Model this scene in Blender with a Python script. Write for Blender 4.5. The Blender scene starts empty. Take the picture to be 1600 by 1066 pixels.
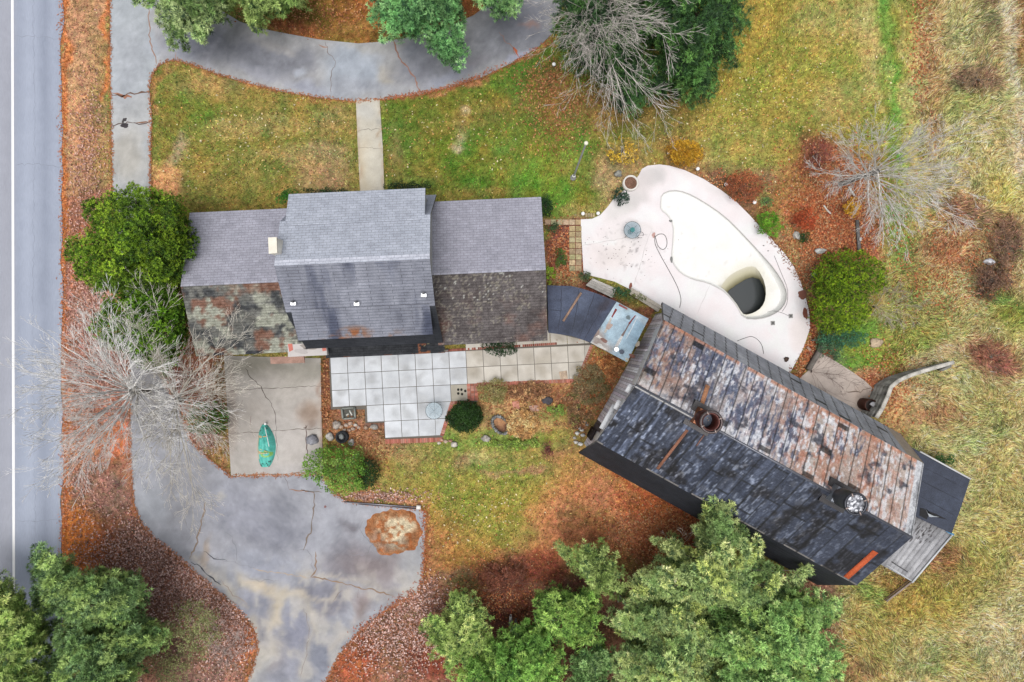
import bpy, bmesh, math, random
import numpy as np
from mathutils import Vector
random.seed(7); RNG = np.random.default_rng(11)
R = math.radians
# ------------------------------------------------------------------ camera, sky, sun, exposure
H = 38.0; FPX = 24.0/36.0*1600.0; CX, CY = 800.0, 533.0
sc = bpy.context.scene; C = sc.collection
cam = bpy.data.cameras.new("camera"); cam.lens = 24; cam.sensor_width = 36; cam.clip_end = 2000; cam.clip_start = 0.5
camo = bpy.data.objects.new("camera", cam); C.objects.link(camo); camo.location = (0, 0, H); sc.camera = camo
w = bpy.data.worlds.new("World"); sc.world = w; w.use_nodes = True
SUN_EL, SUN_AZ = R(80), R(200)          # azimuth measured from +Y towards +X
nt = w.node_tree; bg = nt.nodes["Background"]
sky = nt.nodes.new("ShaderNodeTexSky"); sky.sky_type = 'NISHITA'; sky.sun_disc = False
sky.sun_elevation = SUN_EL; sky.sun_rotation = SUN_AZ; sky.dust_density = 4.0; sky.air_density = 1.3; sky.altitude = 100
hs = nt.nodes.new("ShaderNodeHueSaturation"); hs.inputs['Saturation'].default_value = 0.22
nt.links.new(sky.outputs[0], hs.inputs['Color']); nt.links.new(hs.outputs[0], bg.inputs[0]); bg.inputs[1].default_value = 0.075
sl = bpy.data.lights.new("sun", 'SUN'); sl.energy = 1.5; sl.angle = R(34); sl.color = (1, .97, .93)
so = bpy.data.objects.new("sun", sl); C.objects.link(so)
d = Vector((math.sin(SUN_AZ)*math.cos(SUN_EL), math.cos(SUN_AZ)*math.cos(SUN_EL), math.sin(SUN_EL)))
so.rotation_euler = (-d).to_track_quat('-Z', 'Y').to_euler(); so.location = (0, 20, 60)
sc.view_settings.view_transform = 'Standard'; sc.view_settings.look = 'None'; sc.view_settings.gamma = 1
sc.view_settings.exposure = 1.2

# ------------------------------------------------------------------ helpers
K = 2.0
def srgb(c):
    c = np.asarray(c, float)/255.0
    return np.where(c <= .04045, c/12.92, ((c+.055)/1.055)**2.4)
def alb(c, k=K): return np.clip(srgb(c)/k, 0.002, .85)
def W(px, py, z=0.0):
    s = (H-z)/FPX
    return Vector(((px-CX)*s, (CY-py)*s, z))
def Wn(P, z=0.0):
    P = np.asarray(P, float); s = (H-z)/FPX
    out = np.empty((len(P), 3)); out[:, 0] = (P[:, 0]-CX)*s; out[:, 1] = (CY-P[:, 1])*s; out[:, 2] = z
    return out
def vnoise(x, y, seed=0):
    x = np.asarray(x, float); y = np.asarray(y, float)
    xi = np.floor(x).astype(np.int64); yi = np.floor(y).astype(np.int64); fx = x-xi; fy = y-yi
    fx = fx*fx*(3-2*fx); fy = fy*fy*(3-2*fy)
    def h(a, b):
        n = (a*374761393 + b*668265263 + seed*1442695041) & 0xffffffff
        n = ((n ^ (n >> 13))*1274126177) & 0xffffffff
        return ((n ^ (n >> 16)) & 0xffff)/65535.0
    return (h(xi, yi)*(1-fx)+h(xi+1, yi)*fx)*(1-fy)+(h(xi, yi+1)*(1-fx)+h(xi+1, yi+1)*fx)*fy
def fbm(x, y, seed=0, o=4):
    t = 0; a = .5; n = 0
    for i in range(o):
        t = t+a*vnoise(x*2**i, y*2**i, seed+i*17); n += a; a *= .5
    return t/n
def inpoly(x, y, P):
    P = np.asarray(P, float); c = np.zeros(np.shape(x), bool); n = len(P); j = n-1
    for i in range(n):
        xi, yi = P[i]; xj, yj = P[j]
        if yi != yj:
            c ^= ((yi > y) != (yj > y)) & (x < (xj-xi)*(y-yi)/(yj-yi)+xi)
        j = i
    return c
def distpoly(x, y, P, closed=True):
    P = np.asarray(P, float); d = np.full(np.shape(x), 1e9); n = len(P)
    for i in range(n if closed else n-1):
        a = P[i]; b = P[(i+1) % n]; v = b-a; L = max(v@v, 1e-9)
        t = np.clip(((x-a[0])*v[0]+(y-a[1])*v[1])/L, 0, 1)
        d = np.minimum(d, np.hypot(x-a[0]-t*v[0], y-a[1]-t*v[1]))
    return d
def smooth_loop(P, n=3):
    P = np.asarray(P, float)
    for _ in range(n-1):
        Q = np.roll(P, -1, 0); P = np.stack([P*.75+Q*.25, P*.25+Q*.75], 1).reshape(-1, 2)
    return P
def paint(px, py, base, items, warp=10, seed=3):
    """albedo in photo-like sRGB (0-255) laid down as irregular patches of different ground cover"""
    px = np.asarray(px, float); py = np.asarray(py, float)
    wx = px+(fbm(px/38, py/38, seed)-.5)*2*warp*2+(vnoise(px/7, py/7, seed+9)-.5)*warp*.8
    wy = py+(fbm(px/38, py/38, seed+50)-.5)*2*warp*2+(vnoise(px/7, py/7, seed+19)-.5)*warp*.8
    col = np.tile(np.asarray(base, float), (len(px), 1))
    for it in items:
        k = it[0]
        if k == 'e':      # ellipse cx cy rx ry ang soft rgb op
            _, cx, cy, rx, ry, ang, soft, rgb, op = it
            c, s = math.cos(R(ang)), math.sin(R(ang)); dx = wx-cx; dy = wy-cy
            u = (dx*c+dy*s)/rx; v = (-dx*s+dy*c)/ry
            m = np.clip((1+soft-np.hypot(u, v))/(2*soft), 0, 1)
        elif k == 'p':    # polygon
            _, P, soft, rgb, op = it
            d = distpoly(wx, wy, P); d = np.where(inpoly(wx, wy, P), d, -d)
            m = np.clip(d/soft*.5+.5, 0, 1)
        else:             # line
            _, P, wd, soft, rgb, op = it
            m = np.clip((wd+soft-distpoly(wx, wy, P, False))/(2*soft), 0, 1)
        m = (m*m*(3-2*m)*op)[:, None]
        col = col*(1-m)+np.asarray(rgb, float)*m
    return col

class NM:
    """collects vertices, quads and tris, with a colour and a uv per vertex, and links ONE mesh object"""
    def __init__(s): s.v = []; s.c = []; s.u = []; s.q = []; s.t = []; s.n = 0
    def add(s, v, f, col, uv=None):
        v = np.asarray(v, float).reshape(-1, 3); f = np.asarray(f, np.int64)
        col = np.asarray(col, float)
        if col.ndim == 1: col = np.tile(col, (len(v), 1))
        s.v.append(v); s.c.append(col); s.u.append(np.zeros((len(v), 2)) if uv is None else uv)
        if len(f): (s.q if f.shape[1] == 4 else s.t).append(f+s.n)
        s.n += len(v)
    def box(s, p0, p1, wd, ht, col, z0=None):
        """a beam from p0 to p1 (bottom centre line), width wd, height ht"""
        p0 = np.array(p0, float); p1 = np.array(p1, float); dd = p1-p0; dd[2] = 0; L = np.linalg.norm(dd)
        nrm = np.array([-dd[1], dd[0], 0])/L*wd/2; up = np.array([0, 0, ht])
        v = [p0-nrm, p1-nrm, p1+nrm, p0+nrm]; v = v+[a+up for a in v]
        s.add(v, [[0, 3, 2, 1], [4, 5, 6, 7], [0, 1, 5, 4], [1, 2, 6, 5], [2, 3, 7, 6], [3, 0, 4, 7]], col)
    def prism(s, P, z0, z1, col, P2=None):
        """vertical prism of plan P (world xy, ccw); P2 optional top plan"""
        P = np.asarray(P, float)[:, :2]; P2 = P if P2 is None else np.asarray(P2, float)[:, :2]; n = len(P)
        z0 = np.broadcast_to(z0, n); z1 = np.broadcast_to(z1, n)
        v = np.vstack([np.c_[P, z0], np.c_[P2, z1]])
        s.add(v, [[i, (i+1) % n, n+(i+1) % n, n+i] for i in range(n)], col)
        if n == 4: s.add(v[4:], [[0, 1, 2, 3]], col)
        else:
            cc = v[n:].mean(0); s.add(np.vstack([v[n:], cc]), [[i, (i+1) % n, n] for i in range(n)], col)
    def cyl(s, c, r, z0, z1, col, n=20, r2=None, cap=True):
        a = np.linspace(0, 2*math.pi, n, endpoint=False); r2 = r if r2 is None else r2
        v = np.vstack([np.c_[c[0]+r*np.cos(a), c[1]+r*np.sin(a), np.full(n, z0)], np.c_[c[0]+r2*np.cos(a), c[1]+r2*np.sin(a), np.full(n, z1)]])
        s.add(v, [[i, (i+1) % n, n+(i+1) % n, n+i] for i in range(n)], col)
        if cap: s.add(np.vstack([v[n:], [c[0], c[1], z1]]), [[i, (i+1) % n, n] for i in range(n)], col)
    def ring(s, c, r1, r2, z0, z1, col, n=28):
        a = np.linspace(0, 2*math.pi, n, endpoint=False); v = []
        for r, z in ((r2, z0), (r2, z1), (r1, z1), (r1, z0)): v.append(np.c_[c[0]+r*np.cos(a), c[1]+r*np.sin(a), np.full(n, z)])
        s.add(np.vstack(v), [[k*n+i, k*n+(i+1) % n, (k+1)*n+(i+1) % n, (k+1)*n+i] for k in range(3) for i in range(n)], col)
    def ball(s, c, r, col, n=10, sq=1.0, jit=0.0, seed=0):
        rg = np.random.default_rng(seed); v = []; f = []
        for i in range(n+1):
            th = math.pi*i/n
            for j in range(2*n):
                ph = math.pi*j/n; v.append([math.sin(th)*math.cos(ph), math.sin(th)*math.sin(ph), math.cos(th)])
        v = np.array(v); rr = np.array(r, float)*np.ones(3)
        if jit:
            k = 1+jit*(vnoise(v[:, 0]*1.6+v[:, 2]*2+9, v[:, 1]*1.6+v[:, 2]+9, seed)-.5)*2+jit*.5*(vnoise(v[:, 0]*4+v[:, 2]*5+9, v[:, 1]*4+9, seed+3)-.5)*2
            v = v*k[:, None]
        v = v*rr+np.array(c)
        for i in range(n):
            for j in range(2*n):
                f.append([i*2*n+j, (i+1)*2*n+j, (i+1)*2*n+(j+1) % (2*n), i*2*n+(j+1) % (2*n)])
        s.add(v, f, col)
    def tubes(s, p0, p1, r0, r1, col, sides=4):
        p0 = np.asarray(p0, float); p1 = np.asarray(p1, float); n = len(p0)
        r0 = np.broadcast_to(r0, n)[:, None]; r1 = np.broadcast_to(r1, n)[:, None]
        dd = p1-p0; dd /= np.linalg.norm(dd, axis=1)[:, None]+1e-9
        ref = np.where(np.abs(dd[:, 2:3]) > .9, [[1., 0, 0]], [[0, 0, 1.]]); a = np.cross(dd, ref); a /= np.linalg.norm(a, axis=1)[:, None]+1e-9
        b = np.cross(dd, a); vs = []
        for k in range(sides):
            an = 2*math.pi*k/sides; vs.append(p0+r0*(a*math.cos(an)+b*math.sin(an)))
        for k in range(sides):
            an = 2*math.pi*k/sides; vs.append(p1+r1*(a*math.cos(an)+b*math.sin(an)))
        V = np.stack(vs, 1); base = np.arange(n)[:, None]*2*sides
        F = np.concatenate([base+np.array([[k, (k+1) % sides, sides+(k+1) % sides, sides+k]]) for k in range(sides)])
        col = np.asarray(col, float)
        if col.ndim == 2: col = np.repeat(col, 2*sides, 0)
        s.add(V.reshape(-1, 3), F, col)
    def pipe(s, pts, r, col, sides=6):
        pts = np.asarray(pts, float); s.tubes(pts[:-1], pts[1:], r, r, col, sides)
    def build(s, name, mat, parent=None, smooth=False):
        v = np.vstack(s.v); c = np.vstack(s.c); u = np.vstack(s.u)
        me = bpy.data.meshes.new(name)
        q = np.vstack(s.q) if s.q else np.zeros((0, 4), int); t = np.vstack(s.t) if s.t else np.zeros((0, 3), int)
        lo = np.concatenate([q.ravel(), t.ravel()]).astype(np.int32); nq, ntr = len(q), len(t)
        st = np.concatenate([np.arange(nq)*4, nq*4+np.arange(ntr)*3]).astype(np.int32)
        me.vertices.add(len(v)); me.vertices.foreach_set("co", v.ravel().astype(np.float32))
        me.loops.add(len(lo)); me.loops.foreach_set("vertex_index", lo)
        me.polygons.add(nq+ntr); me.polygons.foreach_set("loop_start", st)
        try: me.polygons.foreach_set("loop_total", np.concatenate([np.full(nq, 4), np.full(ntr, 3)]).astype(np.int32))
        except Exception: pass
        me.update(calc_edges=True)
        at = me.color_attributes.new("Col", 'FLOAT_COLOR', 'POINT')
        at.data.foreach_set("color", np.c_[c[:, :3], np.ones(len(c))].ravel().astype(np.float32))
        uvl = me.uv_layers.new(name="UVMap"); uvl.data.foreach_set("uv", u[lo].ravel().astype(np.float32))
        if smooth: me.polygons.foreach_set("use_smooth", np.ones(nq+ntr, bool))
        me.materials.append(mat)
        o = bpy.data.objects.new(name, me); C.objects.link(o)
        if parent is not None:
            o.parent = parent; bpy_loc = root_loc(parent); o.location = -bpy_loc
        return o
def root_loc(o):
    l = Vector((0, 0, 0))
    while o is not None: l = l+Vector(o.location); o = o.parent
    return l
def tag(o, label=None, cat=None, group=None, kind=None):
    if label: o["label"] = label
    if cat: o["category"] = cat
    if group: o["group"] = group
    if kind: o["kind"] = kind
    return o
def thing(name, label, cat, loc=(0, 0, 0), group=None):
    o = bpy.data.objects.new(name, None); o.empty_display_size = .3; C.objects.link(o); o.location = loc
    return tag(o, label, cat, group, 'thing')
def structure(o, label=None): o["kind"] = "structure"; return o if not label else tag(o, label)

# ------------------------------------------------------------------ materials (colour attribute holds the albedo)
def nodes(m): m.use_nodes = True; return m.node_tree.nodes, m.node_tree.links
def colmat(name, rough=.9, var=.25, scale=6., fine=60., bump=.3, spec=.2, fvar=.25, brick=None, trans=0, stretch=None, metal=0., seam=.35):
    m = bpy.data.materials.new(name); N, L = nodes(m); b = N["Principled BSDF"]
    b.inputs["Roughness"].default_value = rough; b.inputs["Specular IOR Level"].default_value = spec; b.inputs["Metallic"].default_value = metal
    at = N.new("ShaderNodeAttribute"); at.attribute_name = "Col"
    tc = N.new("ShaderNodeTexCoord"); src = tc.outputs["Object"]
    if stretch:
        mp = N.new("ShaderNodeMapping"); mp.inputs["Rotation"].default_value[2] = stretch[0]; mp.inputs["Scale"].default_value = stretch[1]
        L.new(src, mp.inputs[0]); src = mp.outputs[0]
    n1 = N.new("ShaderNodeTexNoise"); n1.inputs["Scale"].default_value = scale; n1.inputs["Detail"].default_value = 5; L.new(src, n1.inputs[0])
    n2 = N.new("ShaderNodeTexNoise"); n2.inputs["Scale"].default_value = fine; n2.inputs["Detail"].default_value = 3; L.new(src, n2.inputs[0])
    def mr(sock, lo, hi, a=.3, c=.7):
        r = N.new("ShaderNodeMapRange"); r.inputs[1].default_value = a; r.inputs[2].default_value = c; r.inputs[3].default_value = lo; r.inputs[4].default_value = hi
        L.new(sock, r.inputs[0]); return r.outputs[0]
    mu = N.new("ShaderNodeMath"); mu.operation = 'MULTIPLY'
    L.new(mr(n1.outputs[0], 1-var, 1+var), mu.inputs[0]); L.new(mr(n2.outputs[0], 1-fvar, 1+fvar), mu.inputs[1]); f = mu.outputs[0]
    hgt = n2.outputs[0]
    if brick:
        bw, bh, mort = brick
        uv = N.new("ShaderNodeUVMap"); uv.uv_map = "UVMap"
        bt = N.new("ShaderNodeTexBrick"); bt.inputs["Scale"].default_value = 1; bt.inputs["Brick Width"].default_value = bw; bt.inputs["Row Height"].default_value = bh
        bt.inputs["Mortar Size"].default_value = mort; bt.inputs["Mortar Smooth"].default_value = .3
        bt.inputs["Color1"].default_value = (1.05, 1.05, 1.05, 1); bt.inputs["Color2"].default_value = (.93, .93, .94, 1); bt.inputs["Mortar"].default_value = (seam, seam, seam, 1)
        L.new(uv.outputs[0], bt.inputs[0])
        m2 = N.new("ShaderNodeMath"); m2.operation = 'MULTIPLY'; L.new(f, m2.inputs[0]); L.new(bt.outputs[0], m2.inputs[1]); f = m2.outputs[0]
    vm = N.new("ShaderNodeVectorMath"); vm.operation = 'SCALE'; L.new(at.outputs["Color"], vm.inputs[0]); L.new(f, vm.inputs["Scale"])
    L.new(vm.outputs[0], b.inputs["Base Color"])
    if bump:
        bp = N.new("ShaderNodeBump"); bp.inputs["Strength"].default_value = bump; bp.inputs["Distance"].default_value = .05
        L.new(hgt, bp.inputs["Height"]); L.new(bp.outputs[0], b.inputs["Normal"])
    if trans:
        tr = N.new("ShaderNodeBsdfTranslucent"); L.new(vm.outputs[0], tr.inputs[0]); mx = N.new("ShaderNodeMixShader"); mx.inputs[0].default_value = trans
        L.new(b.outputs[0], mx.inputs[1]); L.new(tr.outputs[0], mx.inputs[2]); L.new(mx.outputs[0], N["Material Output"].inputs[0])
    return m
M_ground = colmat("earth_and_turf", 1, .28, 3.5, 26, .8, .05, .42)
M_leaf = colmat("leaves", .6, .12, 5, 40, 0, .25, .12, trans=.25)
M_grass = colmat("grass_blades", .8, .1, 5, 40, 0, .1, .1, trans=.2)
M_asphalt = colmat("weathered_asphalt", .95, .10, 1.6, 55, .35, .15, .16)
M_road = colmat("road_asphalt", .95, .035, .7, 60, .2, .15, .07, stretch=(0, (1, .06, 1)))
M_conc = colmat("concrete", .9, .09, 1.8, 40, .2, .2, .09)
M_shingle = colmat("asphalt_shingles", .95, .10, 2.5, 22, .3, .15, .16, brick=(.33, .14, .012), seam=.62)
M_shingle2 = colmat("streaked_shingles", .95, .10, 2.5, 22, .3, .15, .18, brick=(1.0, .15, .016), seam=.55)
M_moss = colmat("mossy_shingles", .98, .12, 3, 24, .6, .1, .3, brick=(1.3, .14, .016), seam=.62)
M_barnroof = colmat("roll_roofing", .75, .16, 3.5, 22, .35, .3, .25)
M_wood = colmat("weathered_boards", .9, .2, 3, 30, .4, .15, .25)
M_paint = colmat("painted_surface", .6, .05, 3, 30, .1, .3, .06)
M_metal = colmat("metal", .4, .1, 4, 30, .1, .5, .1, metal=.6)
M_bark = colmat("bark", .95, .2, 6, 30, .4, .1, .25)
M_stone = colmat("stone", .95, .25, 6, 30, .6, .15, .25)
M_plaster = colmat("pool_plaster", .85, .03, 1.2, 20, .1, .2, .04)
M_cloth = colmat("tarpaulin", .45, .12, 4, 12, .6, .4, .08)
def glassmat(name, rgb, alpha_mix=.5, rough=.05):
    m = bpy.data.materials.new(name); N, L = nodes(m); b = N["Principled BSDF"]
    b.inputs["Base Color"].default_value = (*rgb, 1); b.inputs["Roughness"].default_value = rough
    t = N.new("ShaderNodeBsdfTransparent"); t.inputs[0].default_value = (.85, .92, .95, 1); mx = N.new("ShaderNodeMixShader"); mx.inputs[0].default_value = alpha_mix
    L.new(t.outputs[0], mx.inputs[1]); L.new(b.outputs[0], mx.inputs[2]); L.new(mx.outputs[0], N["Material Output"].inputs[0]); return m
M_glass = glassmat("table_glass", (.13, .19, .23), .5, .35)
M_water = bpy.data.materials.new("murky_water"); _n, _l = nodes(M_water); _b = _n["Principled BSDF"]
_b.inputs["Base Color"].default_value = (.022, .026, .028, 1); _b.inputs["Roughness"].default_value = .18
_t = _n.new("ShaderNodeTexNoise"); _t.inputs["Scale"].default_value = 3; _u = _n.new("ShaderNodeBump"); _u.inputs["Strength"].default_value = .04
_l.new(_t.outputs[0], _u.inputs["Height"]); _l.new(_u.outputs[0], _b.inputs["Normal"])

def patch(nm, c00, c10, c11, c01, res, colfn, thick=.1, edge=None):
    """bilinear roof plane: c00-c10 bottom edge, c01-c11 top edge; colfn(s,t,u,v) -> photo-like rgb; with a real thickness"""
    c00, c10, c11, c01 = [np.array(c, float) for c in (c00, c10, c11, c01)]
    Lu = max(np.linalg.norm(c10-c00), np.linalg.norm(c11-c01)); Lv = max(np.linalg.norm(c01-c00), np.linalg.norm(c11-c10))
    nu = max(2, int(Lu/res)); nv = max(2, int(Lv/res))
    S, T = np.meshgrid(np.linspace(0, 1, nu+1), np.linspace(0, 1, nv+1)); S = S.ravel(); T = T.ravel()
    P = (c00*((1-S)*(1-T))[:, None]+c10*(S*(1-T))[:, None]+c11*(S*T)[:, None]+c01*((1-S)*T)[:, None])
    col = alb(colfn(S, T, S*Lu, T*Lv)); i = np.arange(nu); j = np.arange(nv); I, J = np.meshgrid(i, j); a = (J*(nu+1)+I).ravel()
    nm.add(P, np.c_[a, a+1, a+nu+2, a+nu+1], col, np.c_[S*Lu, T*Lv])
    if thick:
        nn = np.cross(c10-c00, c01-c00); nn /= np.linalg.norm(nn); nn *= -thick if nn[2] > 0 else thick
        e = alb(edge if edge is not None else (120, 118, 115)); q = [c00, c10, c11, c01]; v = q+[p+nn for p in q]
        nm.add(v, [[4, 7, 6, 5], [0, 1, 5, 4], [1, 2, 6, 5], [2, 3, 7, 6], [3, 0, 4, 7]], e)
    return nm

def sheet(nm, P, z, res, colfn, holes=(), skirt=.06):
    """flat ground sheet from a plan outline given as photo plan coordinates"""
    bm = bmesh.new()
    for loop in [P]+list(holes):
        vs = [bm.verts.new(W(x, y, z)) for x, y in loop]
        for i in range(len(vs)): bm.edges.new((vs[i], vs[(i+1) % len(vs)]))
    bmesh.ops.triangle_fill(bm, edges=bm.edges[:], use_beauty=True)
    xs = [v.co.x for v in bm.verts]; ys = [v.co.y for v in bm.verts]
    for k in np.arange(min(xs)+res, max(xs), res):
        bmesh.ops.bisect_plane(bm, geom=bm.verts[:]+bm.edges[:]+bm.faces[:], plane_co=(k, 0, 0), plane_no=(1, 0, 0))
    for k in np.arange(min(ys)+res, max(ys), res):
        bmesh.ops.bisect_plane(bm, geom=bm.verts[:]+bm.edges[:]+bm.faces[:], plane_co=(0, k, 0), plane_no=(0, 1, 0))
    bmesh.ops.triangulate(bm, faces=bm.faces[:])
    bm.verts.index_update(); v = np.array([q.co[:] for q in bm.verts]); s = (H-z)/FPX
    for f in bm.faces:
        if f.normal.z < 0: f.normal_flip()
    f = np.array([[q.index for q in f.verts] for f in bm.faces]); col = alb(colfn(v[:, 0]/s+CX, CY-v[:, 1]/s)); bm.free()
    nm.add(v, f, col, v[:, :2])
    if skirt:
        for loop in [P]+list(holes):
            Q = Wn(loop, z); n = len(Q); D = Q.copy(); D[:, 2] -= skirt
            cc = alb(colfn(np.array([p[0] for p in loop]), np.array([p[1] for p in loop])))
            nm.add(np.vstack([Q, D]), [[i, (i+1) % n, n+(i+1) % n, n+i] for i in range(n)], np.vstack([cc, cc]))
    return nm
def crack(nm, P, wd, z, rgb, jit=2.0, step=5, taper=True):
    P = np.asarray(P, float); pts = []
    for a, b in zip(P[:-1], P[1:]):
        n = max(1, int(np.hypot(*(b-a))/step)); pts += [a+(b-a)*i/n for i in range(n)]
    pts.append(P[-1]); pts = np.array(pts); pts[1:-1] += RNG.uniform(-jit, jit, (len(pts)-2, 2))
    Q = Wn(pts, z); t = np.gradient(Q, axis=0); t /= np.linalg.norm(t, axis=1)[:, None]+1e-9; nr = np.c_[-t[:, 1], t[:, 0], t[:, 2]*0]
    wv = wd*RNG.uniform(.4, 1.3, len(Q))
    if taper: wv *= np.clip(np.minimum(np.arange(len(Q)), np.arange(len(Q))[::-1])/2+.3, .3, 1)
    A = Q+nr*wv[:, None]/2; B = Q-nr*wv[:, None]/2; n = len(Q)
    nm.add(np.vstack([A, B]), [[i, n+i, n+i+1, i+1] for i in range(n-1)], alb(rgb))
def blotch(nm, x, y, rx, ry, z, rgb, seed=0, n=22, ang=0):
    a = np.linspace(0, 2*math.pi, n, endpoint=False); rr = .65+.7*vnoise(np.cos(a)*1.7+9, np.sin(a)*1.7+9, seed)
    X = np.cos(a)*rx*rr; Y = np.sin(a)*ry*rr; c, s = math.cos(R(ang)), math.sin(R(ang))
    Q = Wn(np.c_[x+X*c-Y*s, y+X*s+Y*c], z); cc = Q.mean(0); nm.add(np.vstack([Q, cc]), [[(i+1) % n, i, n] for i in range(n)], alb(rgb))
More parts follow.
